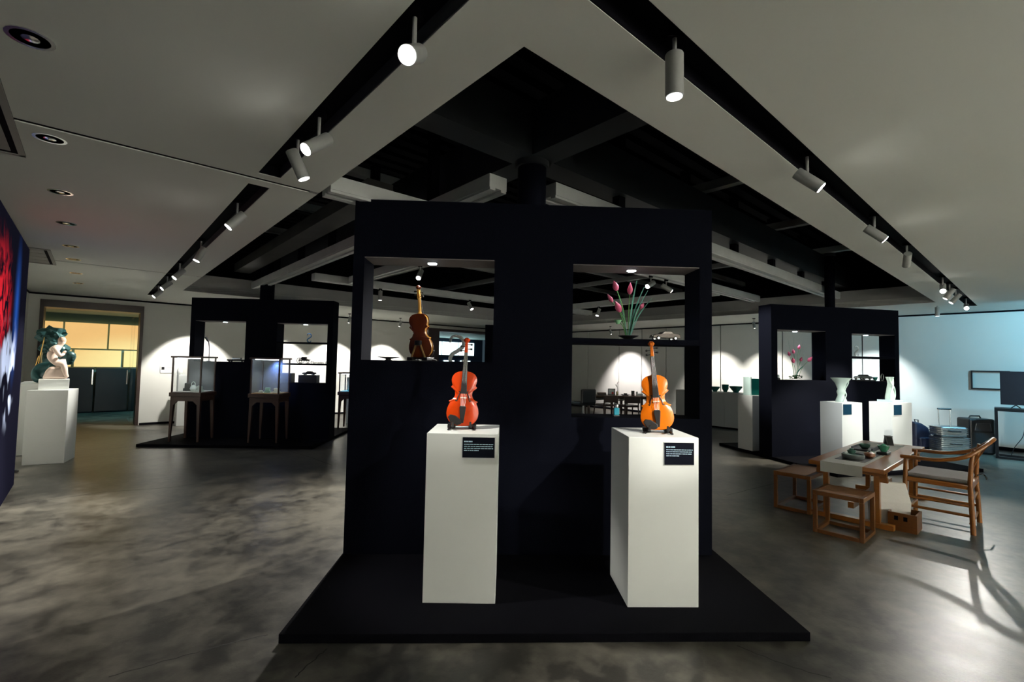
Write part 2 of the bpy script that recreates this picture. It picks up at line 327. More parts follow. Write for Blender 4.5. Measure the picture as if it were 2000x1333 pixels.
# ---- steel over the opening
def beam(name, a, b, w, z0, z1, m, label, g):
    (r0, l0), (r1, l1) = a, b
    o = MB().box(min(r0, r1)-(w if r0 == r1 else 0), max(r0, r1)+(w if r0 == r1 else 0), min(l0, l1)-(w if l0 == l1 else 0), max(l0, l1)+(w if l0 == l1 else 0), z0, z1)
    x = obj(o, name, m); x.matrix_world = GM; tag(x, label, 'beam', g); return x
beam('steel_beam', (2.68, -.4), (2.68, 12.6), .12, 3.20, 3.62, STEEL, 'broad dark roof beam running from upper right towards the central column', 'main roof beams')
beam('steel_beam', (-.4, 2.82), (13, 2.82), .12, 3.20, 3.62, STEEL, 'broad dark roof beam running from upper left towards the central column', 'main roof beams')
PUR = mat('purlin_grey', (.24, .25, .25), .6, noise_s=5, noise_a=.2)
for i, r in enumerate((5.4, 7.65, 9.8)): beam('roof_purlin', (r, -.4), (r, 12.6), .05, 3.62, 3.72, PUR, f'{NTH[i]} thin roof purlin behind the column among those slanting up right', 'grey roof purlins')
for i, l in enumerate((5.4, 7.2, 8.9)): beam('roof_purlin', (-.4, l), (13, l), .05, 3.72, 3.82, PUR, f'{NTH[i]} thin roof purlin behind the column among those slanting up left', 'grey roof purlins')
def rail(a, b, z, label, hang=True):
    (r0, l0), (r1, l1) = a, b; alongr = l0 == l1; n = r1-r0 if alongr else l1-l0
    t = thing('hanging_rail', label, 'rail', G(r0, l0, z), RZ_R if alongr else RZ_R+math.pi/2)
    obj(MB().box(0, n, -.09, .09, .02, .13), 'channel', RAIL, t); obj(MB().box(0, n, -.085, -.03, 0, .02), 'track', RAIL, t); obj(MB().box(0, n, .03, .085, 0, .02), 'track', RAIL, t)
    if hang:
        k = 1
        while k < n: obj(MB().box(k-.05, k+.05, -.04, .04, .13, .9), 'hanger', DEEP, t); k += 1.3
        obj(MB().box(1.6, n, .12, .40, .30, .46), 'duct', mat('duct_grey', (.06, .06, .055), .6, noise_s=3, noise_a=.4), t)
    return t
rail((2.85, 2.80), (11.0, 2.80), 2.93, 'long pale grey double rail hanging right of the central wall')
rail((2.42, 2.95), (2.42, 10.6), 2.93, 'long pale grey double rail hanging left of the central wall')
rail((1.28, 3.62), (2.3, 3.62), 2.79, 'short pale rail meeting the ceiling seam at left of the central wall', False)
rail((3.0, 9.0), (11, 9.0), 3.0, 'far pale rail slanting down right, seen through the left window niche', False)
rail((3.7, 5.0), (3.7, 8.85), 3.0, 'far pale rail slanting up right, seen through the left window niche', False)
rail((4.0, 4.3), (11, 4.3), 3.0, 'far pale rail slanting down right, seen through the right window niche', False)
rail((9.5, 4.45), (9.5, 8.85), 3.0, 'far pale rail slanting up right, seen through the right window niche', False)
def column(x, y, r, z0, top, label):
    t = thing('round_column', label, 'column', (x, y, z0)); obj(MB().lathe([(r, 0), (r, top-z0-.05)], 28), 'shaft', BLACKWALL, t, True)
    obj(MB().lathe([(r*1.2, top-z0-.05), (r*1.2, top-z0)], 28), 'capital', STEEL, t, True)
column(.140, 3.88, .118, 2.81, 3.20, 'thick round black column rising from the central wall')
column(-4.735, 9.11, .125, 2.66, 3.72, 'round black column rising from the left display wall')
column(5.69, 8.48, .08, 2.63, 3.62, 'slim round black column rising from the right display wall')
# ---- ceiling vents and recessed downlights
VENT = mat('vent_grey', (.30, .29, .27), .6)
for r0, r1, l0, l1, lab in ((-.61, -.37, 2.2, 4.25, 'large slotted ceiling vent at the upper left corner'), (-.95, -.43, 7.85, 9.1, 'slotted ceiling vent above the white sculptures')):
    t = thing('ceiling_vent', lab, 'vent', G(r0, l0, H-.012), RZ_R, 'ceiling vents')
    w, n = r1-r0, l1-l0; obj(MB().box(0, w, 0, n, .004, .012), 'backing', DEEP, t)
    obj(MB().box(0, w, 0, .03, 0, .012).box(0, w, n-.03, n, 0, .012).box(0, .03, 0, n, 0, .012).box(w-.03, w, 0, n, 0, .012), 'frame', VENT, t)
    for k in range(4):
        y = .05+k*(n-.1)/4; obj(MB().box(.03, w-.06, y, y+(n-.1)/4-.025, 0, .010), 'slat', VENT, t)
for i, l in enumerate((2.64, 3.80, 5.0, 6.15, 7.4, 8.4, 9.8, 11.15)):
    t = thing('recessed_downlight', f'{NTH[i]} small chrome recessed downlight from the camera in the left ceiling row', 'downlight', G(-.24, l, H), 0, 'recessed downlights')
    obj(MB().lathe([(.075, -.004), (.075, 0), (.06, .002), (.06, -.004)], 20), 'rim', CHROME, t, True); obj(MB().lathe([(.058, -.003), (.03, -.0025)], 20), 'reflector', mat('reflector', (.75, .77, .77), .25), t)
    obj(MB().lathe([(.028, -.004), (.01, -.006)], 12), 'bulb', CHROME, t, True)
# ================================================================= TRACK SPOTLIGHTS
def spot_head(r, l, aim, label, on=True, e=60, size=45, col=(1, .965, .89), z=H+.06, drop=.16, ln=.17, rad=.035, blend=.6, grp='grey track spotlights', world=None, lens=None, emit=True):
    p = world if world is not None else G(r, l, z); p = Vector(p)
    t = thing('track_spotlight', label, 'spotlight', p, 0, grp)
    d = (Vector(aim)-(p-Vector((0, 0, drop)))).normalized(); c = Vector((0, 0, -drop))
    obj(MB().tube([(0, 0, 0), c], .009, 8), 'stem', LAMPG, t, True); obj(MB().box(-.03, .03, -.018, .018, -.02, .012), 'adapter', DEEP, t)
    a, b = c-d*ln*.45, c+d*ln*.55
    obj(MB().tube([a, a+d*.004, b-d*.001, b], [rad*.94, rad, rad, rad*.97], 22), 'body', LAMPG, t, True)
    obj(MB().tube([b-d*.002, b+d*.003], rad*.86, 20), 'lens', lens or (LENS if on else LENSOFF), t)
    if on and emit and e > 0: light('spot_lamp', p+b+d*.02, p+b+d, e, size, blend, col, .03)
    return t
LT = 'grey track spotlight, %s from the camera along the left ceiling track'
spot_head(.85, 1.55, (-.6, -.6, 1.0), LT % NTH[0], e=14, size=60)
spot_head(.85, 2.55, G(-.62, 2.2, 1.4), LT % NTH[1], e=60, size=60)
spot_head(.85, 2.9, G(1.7, 2.75, .9), LT % NTH[2], e=30, size=45)
spot_head(.85, 4.45, G(-.62, 4.6, .9), LT % NTH[3], e=60, size=55)
spot_head(.85, 6.2, G(-.35, 6.3, 0), LT % NTH[4], e=110, size=44, blend=.9)
spot_head(.85, 7.9, G(-.7, 7.6, .8), LT % NTH[5], e=70, size=55)
spot_head(.85, 9.35, G(-.9, 9.2, 1.0), LT % NTH[6], e=70, size=50)
spot_head(.85, 10.7, G(-.7, 10.6, 1.0), LT % NTH[7], e=60, size=50)
RT = 'grey track spotlight, %s from the camera along the right ceiling track'
spot_head(1.66, .95, G(1.66, .95, 0)+Vector((.03, .05, 0)), RT % NTH[0], e=50, size=40, lens=LENSOFF)
spot_head(3.2, .95, G(3.9, -.6, 1.2), RT % NTH[1], e=60, size=50)
spot_head(4.86, .95, G(5.8, -.6, 1.2), RT % NTH[2], e=60, size=50)
spot_head(6.23, .95, (5.5, 7.1, .7), RT % NTH[3], e=80, size=36, lens=LENSOFF, blend=.9, col=(.9, .96, 1))
spot_head(8.68, .95, G(5.2, .55, .0), RT % NTH[4], e=22, size=50)
spot_head(9.37, .95, G(8.9, 2.2, .8), RT % NTH[5], e=70, size=45, lens=LENSOFF)
spot_head(10.04, .95, G(9.4, 2.3, .9), RT % NTH[6], e=70, size=45, lens=LENSOFF)
spot_head(11.42, .95, G(6.0, .35, .2), RT % NTH[7], e=36, size=40)
CY = (.24, .68, .95)
t = spot_head(12.0, 1.4, G(12.0, 1.4, 0), 'single grey spotlight hanging straight down near the right wall', e=30, size=60, col=CY, lens=LENSOFF)
# lamps behind the camera on a cross track
struct(MB().box(-.6, 6, -.62, -.58, H-.02, H), 'trim_7', LAMPG, M=GM)
BT = 'grey spotlight behind the camera, %s from the left along the cross track'
spot_head(1.9, -.6, (-.3, 3.2, 1.3), BT % NTH[0], e=26, size=16, z=H, blend=.8)
spot_head(2.5, -.6, (1.0, 3.2, 1.2), BT % NTH[1], e=62, size=22, z=H, blend=.8)
spot_head(3.6, -.6, (1.0, 3.3, .6), BT % NTH[2], e=45, size=34, z=H, blend=.8)
struct(MB().box(-.6, 13, -3.42, -3.38, H-.02, H), 'trim_8', LAMPG, M=GM)  # unseen rear track and washers, added to bounce fill off the front wall
for i, r in enumerate((.2, 2.0, 3.8, 5.8, 8.0)):
    spot_head(r, -3.4, G(r, L0, 1.3), 'added unseen fill washer behind the camera, %s from the left along the rear track' % NTH[i], e=235, size=100, z=H, blend=.8, col=(1, .97, .88))
# wall washers near the far walls
FT = 'small grey wall washer, %s from the left near the far left wall'
for i, r in enumerate((1.75, 3.7, 5.1, 6.6)):
    spot_head(r, 12.35, G(r, L1, .75), FT % NTH[i], e=70, size=70, z=H, blend=.35, ln=.16)
WT = 'small grey wall washer, %s from the right near the long right wall'
for i, l in enumerate((2.6, 4.9, 6.3, 9.3)):
    spot_head(12.4, l, G(R1, l+.1, .7), WT % NTH[i], e=(60, 60, 60, 80)[i], size=70, z=H, blend=.7, ln=.16, col=((.85, .95, 1), (1, .95, .88), (1, .95, .88), (1, .92, .9))[i])
spot_head(11.6, -1.0, G(R1, .5, 1.6), 'added cool blue spotlight beyond the right edge washing the right wall', e=52, size=125, z=H, col=CY, blend=.9)  # added spot, stands in for the blue glow entering from the right
spot_head(11.0, -1.4, G(12.6, .2, .0), 'added cool blue spotlight beyond the right edge washing the floor by the screen', e=60, size=70, z=H, col=CY, blend=.9)  # second added spot, brings that blue glow onto the floor
# spots on hanging rails inside the opening
spot_head(0, 0, G(1.0, 16.6, 0), 'added cool spotlight in the room beyond the doorway', world=G(1.2, 15.4, 2.66), e=38, size=120, col=(.25, .8, .9), ln=.15)  # teal lamp added to tint the annex ceiling by bounce
IT = 'grey spotlight in the dark roof opening, %s'
def rs(r, l, aim, lab, e): spot_head(0, 0, aim, IT % lab, world=G(r, l, 3.0), e=e, on=e > 0, size=50, drop=.13, ln=.19, rad=.04)
rs(3.7, 6.35, G(1.6, 4.5, 0.), 'above the brown violin', 130)
rs(4.34, 9.0, G(4.34, 9.0, 0), 'hanging straight down left of the brown violin', 0)
rs(6.6, 9.0, G(7.0, 7.6, .8), 'lit, right of the brown violin', 60)
rs(7.27, 4.3, G(8.6, 3.3, 1.9), 'lit, right of the lotus flowers', 60)
rs(6.8, 4.3, (-2.1, 4.3, 0), 'behind the tall lotus leaves', 330)
rs(8.67, 4.3, G(8.67, 4.3, 0), 'hanging straight down right of the central wall', 0)
rs(9.5, 7.5, G(9.0, 7.7, 1.5), 'left of the lotus flowers', 60)
# ================================================================= DISPLAY WALLS
def booth(name, loc, rz, w, h, th, niches, shelves, plat, label, plabel):
    t = thing(name, label, 'display wall', loc, rz)
    us = sorted({0, w} | {v for n in niches for v in n[:2]}); zs = sorted({.0505, h} | {v for n in niches for v in n[2:]})
    obj(MB().grid(us, zs, niches, 0, th), 'panel_wall', BLACKWALL, t)
    M = Matrix.Translation(loc) @ Matrix.Rotation(rz, 4, 'Z')
    for a, b, z0, z1 in shelves: obj(MB().box(a, b, .005, th-.005, z0, z1), 'shelf', BLACKWALL, t)
    for a, b, c, d in niches:
        obj(MB().box(a+.001, b-.001, .004, th-.002, d-.008, d-.0005), 'soffit', mat('soffit_lit_tone', (.16, .14, .135), .8, bump=.2, bscale=200), t)  # paler than the wall: puck light painted into the niche top
        x = (a+b)/2; d -= .008; p = obj(MB().lathe([(.045, -.006), (.045, 0)], 20), 'puck_light', CHROME, t, True, loc=(x, th*.5, d))
        obj(MB().lathe([(.036, -.010), (.036, -.005)], 20), 'lens', LED, p)
        light('puck_lamp', M @ Vector((x, th*.5, d-.02)), M @ Vector((x, th*.5, 0)), 2.5, 130, .8, (.9, .95, 1), .03)
    a, b, c, d = plat
    pl = solo(MB().box(a, b, c, d, 0, .05), 'carpeted_platform', CARPET, plabel, 'platform', loc, rz, bevel=.004)
    return t
Y2 = .03997
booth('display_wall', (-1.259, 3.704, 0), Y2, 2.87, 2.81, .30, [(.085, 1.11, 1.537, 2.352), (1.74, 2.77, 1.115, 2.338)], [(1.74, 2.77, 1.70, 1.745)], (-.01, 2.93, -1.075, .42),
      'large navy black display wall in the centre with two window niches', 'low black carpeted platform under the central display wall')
LB = Vector((-3.407, 9.013, 0)); LBX = Vector((math.cos(Y2), math.sin(Y2), 0)); LBY = Vector((-math.sin(Y2), math.cos(Y2), 0))
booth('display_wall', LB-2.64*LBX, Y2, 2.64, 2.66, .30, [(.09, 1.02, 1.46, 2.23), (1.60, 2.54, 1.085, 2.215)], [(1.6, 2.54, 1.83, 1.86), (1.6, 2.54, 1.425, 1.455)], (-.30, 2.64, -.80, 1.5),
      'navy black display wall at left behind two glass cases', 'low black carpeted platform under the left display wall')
RBA = math.radians(12); RB = Vector((4.4, 8.05, 0)); RBX = Vector((math.cos(RBA), math.sin(RBA), 0)); RBY = Vector((-math.sin(RBA), math.cos(RBA), 0))
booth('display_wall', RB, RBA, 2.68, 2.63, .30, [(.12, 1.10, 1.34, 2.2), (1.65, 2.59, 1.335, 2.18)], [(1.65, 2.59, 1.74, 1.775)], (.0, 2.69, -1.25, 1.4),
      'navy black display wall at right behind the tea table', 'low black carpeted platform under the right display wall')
booth('display_wall', (-.74, 13.0, 0), Y2, 2.3, 2.58, .3, [], [], (-.05, 2.35, -.6, .9), 'far black display wall seen through the left window niche', 'low black platform under the far display wall')
# ================================================================= PLINTHS
def plinth(x, y, rz, w, d, h, z0, label, plaque=None, top=None, side=1):
    t = thing('white_plinth', label, 'plinth', (x, y, z0), rz)
    obj(MB().box(0, w, 0, d, 0, h), 'body', PLINTH, t, bevel=.003)
    if plaque:
        a, b, c, e, rows = plaque
        p = obj(MB().box(a, b, -.006, 0, c, e), 'plaque', PLAQUE if rows else PRINT2, t)
        obj(MB().box(a-.004, b+.004, -.003, 0, c-.004, e+.004), 'plaque_edge', mat('plaque_edge', (.6, .62, .6), .4), t)
        if rows:
            pr = MB(); rnd = random.Random(rows)
            zt = e-.022
            for i in range(5):
                hgt = .0075 if i == 0 else .0042; x0 = a+.009; xe = a+(b-a)*(.35 if i == 0 else (.95 if i < 4 else .5))
                while x0 < xe-.006:
                    wd = rnd.uniform(.006, .022); pr.box(x0, min(x0+wd, xe), -.0072, -.006, zt-hgt, zt); x0 += wd+rnd.uniform(.0015, .004)
                zt -= .019 if i == 0 else .0125
            o = obj(pr, 'print', PRINT, p); o['kind'] = 'stuff'
    return t
plinth(-.52, 2.99, .012, .447, .45, 1.037, .05, 'white plinth with black plaque under the red violin', (.225, .425, .89, 1.015, 3))
plinth(.739, 2.986, .03, .442, .45, 1.037, .05, 'white plinth with black plaque under the amber violin', (.225, .41, .87, 1.005, 9))
PR = math.radians(21)
plinth(4.80, 6.92, PR, .44, .33, 1.0, .05, 'white plinth under the flared celadon vase by the right display wall', (.02, .20, .83, .98, 0))
plinth(5.69, 7.12, PR, .46, .33, 1.0, .05, 'white plinth under the slim celadon vase by the right display wall', (.03, .21, .82, .97, 0))
plinth(4.33, 8.56, math.radians(18), .40, .34, .985, .05, 'white plinth under the green glass vase behind the right display wall')
plinth(-6.70, 6.60, .49, .44, .45, 1.03, 0, 'large white plinth under the pale seated figure sculpture')
plinth(-7.45, 7.20, .72, .50, .95, 1.08, 0, 'long white plinth under the green bronze sculptures by the left wall')
plinth(-7.40, 10.60, RZ_R, .17, .3, 1.13, 0, 'narrow white plinth against the far wall left of the glass cases')
plinth(-3.98, 11.55, Y2, .36, .36, 1.12, 0, 'white plinth far behind the left display wall')
for i, l in enumerate((4.98, 5.42, 5.86, 6.3)):
    c = thing('white_counter', f'{NTH[i]} white cabinet unit from the right under the green bowls', 'cabinet', G(11.9, l, 0), RZ_R, 'white cabinet units')
    obj(MB().box(0, .5, .002, .436, .05, .91), 'body', PLINTH, c, bevel=.003); obj(MB().box(.03, .5, .01, .43, 0, .05), 'base', DEEP, c)
# ================================================================= VIOLINS
HALF = [(0, 0), (.030, .001), (.058, .008), (.083, .026), (.099, .052), (.104, .082), (.100, .112), (.091, .135), (.084, .149), (.0955, .158), (.076, .165), (.062, .178), (.0555, .198), (.0555, .214),
        (.060, .233), (.068, .246), (.0870, .250), (.074, .261), (.079, .275), (.0835, .295), (.080, .317), (.067, .337), (.045, .350), (.020, .3555), (0, .356)]
def outline(s=1., n=4):
    h = []
    for i in range(len(HALF)-1):
        for k in range(n):
            t = k/n; h.append((HALF[i][0]*(1-t)+HALF[i+1][0]*t, HALF[i][1]*(1-t)+HALF[i+1][1]*t))
    h.append(HALF[-1]); sm = h[:]
    for _ in range(1): sm = [sm[0]]+[((sm[i-1][0]+2*sm[i][0]+sm[i+1][0])/4, (sm[i-1][1]+2*sm[i][1]+sm[i+1][1])/4) for i in range(1, len(sm)-1)]+[sm[-1]]
    full = sm+[(-x, y) for x, y in reversed(sm[1:-1])]
    return [((x)*s, (y-.178)*s+.178) for x, y in full]
XZ = Matrix(((1, 0, 0, 0), (0, 0, 1, 0), (0, 1, 0, 0), (0, 0, 0, 1)))   # (x, up, depth) -> x, y depth, z up
def plate(sign, y0):
    mb = MB(); rings = [(1.03, 0), (1.03, .003), (.95, .005), (.84, .009), (.66, .013), (.4, .016), (.12, .017)]; n = len(outline()); vs = []
    for s, d in rings:
        for i, (x, z) in enumerate(outline(s)): vs.append((x, y0+sign*d, z))
    fs = [(i*n+j, i*n+(j+1) % n, (i+1)*n+(j+1) % n, (i+1)*n+j) for i in range(len(rings)-1) for j in range(n)]+[tuple(range((len(rings)-1)*n, len(rings)*n)), tuple(range(n-1, -1, -1))]
    return mb.add(vs, fs)
def violin(loc, rz, tilt, lean, m, label, edge):
    t = thing('violin', label, 'violin', loc, 0); t.rotation_euler = (Matrix.Rotation(rz, 4, 'Z') @ Matrix.Rotation(lean, 4, 'Y') @ Matrix.Rotation(-tilt, 4, 'X')).to_euler()
    obj(MB().prism(outline(.985), -.016, .016, XZ), 'ribs', edge, t, True)
    top = obj(plate(-1, -.016), 'top_plate', m, t, True); obj(plate(1, .016), 'back_plate', BROWNV if m is BROWNV else m, t, True)
    for s in (-1, 1):
        pts = spline([(s*.030, -.0325, .222), (s*.024, -.0335, .216), (s*.027, -.034, .205), (s*.036, -.0325, .185), (s*.040, -.0315, .165), (s*.045, -.0305, .157), (s*.052, -.029, .163)], 5)
        obj(MB().tube(pts, [.002]+[.0036]*(len(pts)-2)+[.002], 6), 'f_hole', EBONY, top, True)
        for q in ((s*.030, -.0325, .221), (s*.050, -.0295, .161)): obj(MB().lathe([(.0001, -.004), (.0042, -.001), (.0042, .001), (.0001, .004)], 10, Matrix.Translation(q)), 'f_hole_eye', EBONY, top, True)
    obj(MB().frus((0, -.050, .205), (0, -.037, .490), (.021, .004), (.012, .004)), 'fingerboard', EBONY, t, bevel=.002)
    obj(MB().tube(spline([(0, -.018, .345), (0, -.020, .372), (0, -.026, .42), (0, -.028, .488)], 4), [.020]*4+[.014]*4+[.0125]*5, 12, flat=.8), 'neck', edge, t, True)
    obj(MB().box(-.021, .021, -.052, -.028, .1765, .1825), 'bridge', MAPLE, t)
    obj(MB().prism([(-.010, .012), (.010, .012), (.022, .115), (.017, .125), (-.017, .125), (-.022, .115)], -.046, -.038, XZ), 'tailpiece', EBONY, t, bevel=.002)
    cr = MB().prism([(-.004, .004), (-.03, -.004), (-.075, .012), (-.094, .048), (-.080, .066), (-.045, .060), (-.018, .040), (-.004, .03)], -.052, -.034, XZ)
    obj(cr, 'chin_rest', EBONY, t, bevel=.005)
    for i, x in enumerate((-.0105, -.0035, .0035, .0105)):
        obj(MB().tube([(x*1.1, -.047, .122), (x*1.5, -.0525, .180), (x*.75, -.0445, .488)], .0009, 5), 'string', STRING, t, True)
    obj(MB().prism([(-.0125, .486), (.0125, .486), (.009, .560), (-.009, .560)], -.042, -.016, XZ), 'pegbox', edge if m is BROWNV else m, t, bevel=.003)
    sc = obj(MB().tube([(-.018, -.03, .575), (-.009, -.03, .575), (.009, -.03, .575), (.018, -.03, .575)], [.009, .018, .018, .009], 16), 'scroll', m, t, True)
    for s in (-1, 1): obj(MB().tube([(s*.018, -.03, .575), (s*.022, -.03, .575)], .006, 10), 'scroll_eye', m, sc, True)
    for i, (z, s) in enumerate(((.500, -1), (.514, 1), (.530, -1), (.545, 1))):
        obj(MB().tube([(-s*.012, -.03, z), (s*.016, -.03, z), (s*.026, -.03, z), (s*.034, -.03, z), (s*.042, -.03, z)], [.003, .0032, .004, .0085, .006], 10), 'tuning_peg', EBONY, t, True)
    return t
def violin_stand(loc, rz, label):
    t = thing('violin_stand', label, 'stand', loc, rz)
    obj(MB().box(-.028, .028, .045, .075, .125, .165), 'hub', BLACK, t, bevel=.006)
    for s in (-1, 1):
        obj(MB().tube([(s*.02, .06, .135), (s*.062, .055, .03)], .008, 8), 'leg', mat('amber_lit_rod', (.7, .45, .18), .3, .6), t, True)  # amber light on the legs is put into their colour
        f = obj(MB().box(s*.07-.026, s*.07+.026, -.01, .075, .002, .030), 'foot', BLACK, t, bevel=.006)
        obj(MB().tube([(s*.066, .01, .025), (s*.062, -.045, .02), (s*.058, -.085, .028), (s*.056, -.095, .055)], [.010, .009, .008, .007], 8), 'rest_arm', BLACK, t, True)
        obj(MB().tube([(s*.07, -.02, .016), (s*.085, -.085, .006)], .008, 8), 'front_leg', BLACK, t, True)
    obj(MB().tube([(-.07, .03, .02), (.07, .03, .02)], .007, 8), 'cross_bar', BLACK, t, True)
violin((-.325, 3.20, 1.112), .08, .16, .035, RED, 'bright red violin standing upright on the left white plinth', mat('red_edge', (.55, .10, .02), .3))
violin_stand((-.325, 3.21, 1.087), .08, 'folding black stand holding the red violin')
violin((.985, 3.19, 1.112), -.22, .16, -.075, AMBER, 'amber orange violin standing upright on the right white plinth', GOLDV)
violin_stand((.985, 3.20, 1.087), -.22, 'folding black stand holding the amber violin')
violin((-.735, 3.90, 1.565), math.pi-.38, .12, .05, BROWNV, 'brown violin seen from behind in the left window niche', GOLDV)
violin_stand((-.735, 3.89, 1.537), math.pi-.38, 'folding black stand holding the brown violin in the window niche')
# ================================================================= LOTUS ARRANGEMENTS, MODEL CARS, SMALL SHELF PIECES
def bud(mb_parent, p, d, ln, r, m=PINK):
    p = Vector(p); d = Vector(d).normalized()
    return obj(MB().tube([p-d*.004, p+d*ln*.15, p+d*ln*.4, p+d*ln*.7, p+d*ln], [r*.35, r*.85, r, r*.6, r*.05], 10), 'bud', m, mb_parent, True)
def lotus(loc, rz, label, stems, leaves, s=1., bowl=True):
    t = thing('lotus_arrangement', label, 'flower arrangement', loc, rz)
    if bowl:
        b = obj(MB().lathe([(.03, 0), (.035, .006), (.085, .030), (.082, .032), (.03, .010)], 28), 'bowl', BLACK, t, True)
        obj(MB().lathe([(.001, .02), (.055, .021), (.055, .024), (.001, .024)], 20), 'gravel', mat('white_gravel', (.55, .6, .6), .8, bump=.8, bscale=200), t)
    else:
        mo = MB(); rnd = random.Random(4)
        for i in range(60):
            a = rnd.uniform(0, 6.28); q = rnd.uniform(0, .12); x, y, z = q*math.cos(a), q*.5*math.sin(a), rnd.uniform(.01, .07); w = rnd.uniform(.012, .024)
            mo.add([(x-w, y, z), (x, y-w, z+w*.6), (x+w, y, z), (x, y+w, z+w*.6), (x, y, z+w)], [(0, 1, 4), (1, 2, 4), (2, 3, 4), (3, 0, 4), (3, 2, 1, 0)])
        o = obj(mo, 'moss', MOSS, t); o['kind'] = 'stuff'
    for base, tip, bl, br in stems:
        b0 = Vector(base)*s; t0 = Vector(tip)*s; mid = b0.lerp(t0, .55)+Vector((-(t0.x-b0.x)*.15, 0, .02))
        c = spline([b0, mid, t0], 8); obj(MB().tube(c, .0035*s, 6), 'stem', STEM, t, True)
        if bl: bud(t, t0, t0-mid, bl*s*1.15, br*s*1.2)
    for base, tip, w in leaves:
        b0 = Vector(base)*s; t0 = Vector(tip)*s; mid = b0.lerp(t0, .5)+Vector((-(t0.x-b0.x)*.12, .005, .01)); c = spline([b0, mid, t0], 8); k = len(c)
        obj(MB().tube(c, [w*s*(.4+1.2*math.sin(math.pi*min(1, (i+1)/k))) if i < k-1 else .0006 for i in range(k)], 8, flat=.25), 'leaf', LEAFB, t, True)
    return t
lotus((.955, 3.90, 1.745), 0, 'tall pink lotus buds and green leaves in a black bowl on the niche shelf',
      [((-.01, 0, .02), (-.10, .0, .42), .075, .023), ((.0, .01, .02), (.01, 0, .39), .085, .02), ((-.015, 0, .02), (-.135, .01, .32), .07, .016), ((-.01, .01, .02), (-.075, -.02, .235), .085, .024), ((.01, 0, .02), (.105, .01, .27), .05, .016), ((-.02, 0, .02), (-.085, -.02, .145), 0, 0)],
      [((.005, 0, .02), (.075, .01, .52), .008), ((.01, .01, .02), (.14, .02, .46), .007), ((.012, -.01, .02), (.17, .01, .43), .006), ((.015, 0, .02), (.20, 0, .36), .005), ((-.01, -.01, .02), (-.09, 0, .38), .004)], .97)
lt = bpy.data.objects['lotus_arrangement']; obj(MB().lathe([(.012, 0), (.030, .03), (.029, .034), (.001, .031)], 16), 'seed_pod', mat('seed_pod_green', (.25, .55, .3), .5), lt, True, loc=(-.09, -.02, .125))
q = RB+.60*RBX+.13*RBY
lotus((q.x, q.y, 1.34), RBA, 'dark pink lotus buds rising from moss in the right display wall', [((-.03, 0, .03), (-.12, 0, .42), .07, .022), ((.0, 0, .03), (-.03, .01, .46), .07, .022), ((.01, 0, .03), (.07, 0, .54), .07, .022), ((-.01, 0, .03), (-.06, -.02, .30), .08, .026), ((.02, 0, .03), (.10, 0, .33), .07, .022), ((.05, 0, .03), (.24, -.02, .33), .10, .028)],
      [((-.02, 0, .03), (-.16, 0, .72), .006), ((0, 0, .03), (-.05, 0, .80), .005), ((.01, 0, .03), (.16, 0, .70), .005), ((.02, 0, .03), (.2, 0, .50), .005), ((0, 0, .05), (.13, -.02, .24), .02)], 1., False)
def model_car(loc, rz, ln, body, label, glass=BLACK):
    t = thing('model_car', label, 'model car', loc, rz); s = ln/4.6
    side = [(-2.3, .35), (-2.28, .75), (-1.9, .92), (-.95, 1.0), (-.45, 1.42), (.75, 1.45), (1.35, 1.05), (2.2, .98), (2.3, .6), (2.25, .33)]
    obj(MB().prism([(x*s, z*s) for x, z in side], -.85*s, .85*s, XZ), 'body', body, t, bevel=.06*s)
    for y in (-.86, .84): obj(MB().prism([(x*s, z*s) for x, z in [(-.75, 1.04), (-.38, 1.36), (.70, 1.38), (1.12, 1.06)]], y*s, (y+.02)*s, XZ), 'side_window', glass, t)
    for x in (-1.42, 1.42):
        for y in (-.8, .8):
            w = obj(MB().tube([(x*s, (y-.13)*s, .33*s), (x*s, (y+.13)*s, .33*s)], .33*s, 16), 'wheel', TYRE, t, True); obj(MB().tube([(x*s, (y-.14)*s, .33*s), (x*s, (y+.14)*s, .33*s)], .2*s, 12), 'hub_cap', CHROME, w, True)
    for y in (-.6, .6): obj(MB().box(-2.32*s, -2.26*s, (y-.16)*s, (y+.16)*s, .6*s, .76*s), 'headlight', CHROME, t)
    return t
model_car((1.262, 3.92, 1.745), .12, .235, mat('car_bronze', (.05, .042, .038), .25, .7), 'bronze grey model saloon car on the niche shelf beside the lotus', mat('car_glass_tan', (.30, .25, .22), .2))
q = RB+2.03*RBX+.14*RBY; model_car((q.x, q.y, 1.36), RBA, .30, SILVER, 'silver model car in the lower right niche of the right display wall')
obj(MB().box(-.2, .2, -.07, .07, -.025, 0), 'base', BLACK, bpy.data.objects['model_car.001'])
q = LB-.46*LBX+.13*LBY; model_car((q.x, q.y, 1.235), Y2, .24, BLACK, 'black model car on a dark box in the left display wall')
solo(MB().box(-.17, .17, -.09, .09, 0, .15), 'dark_box', BLACK, 'dark rectangular box under the black model car', 'box', (q.x, q.y, 1.085), Y2, bevel=.004)
q = LB-.90*LBX+.13*LBY; solo(MB().box(-.16, .14, -.09, .09, 0, .18), 'dark_box', BLACK, 'dark box behind the right glass case in the left display wall', 'box', (q.x, q.y, 1.085), Y2, bevel=.004)
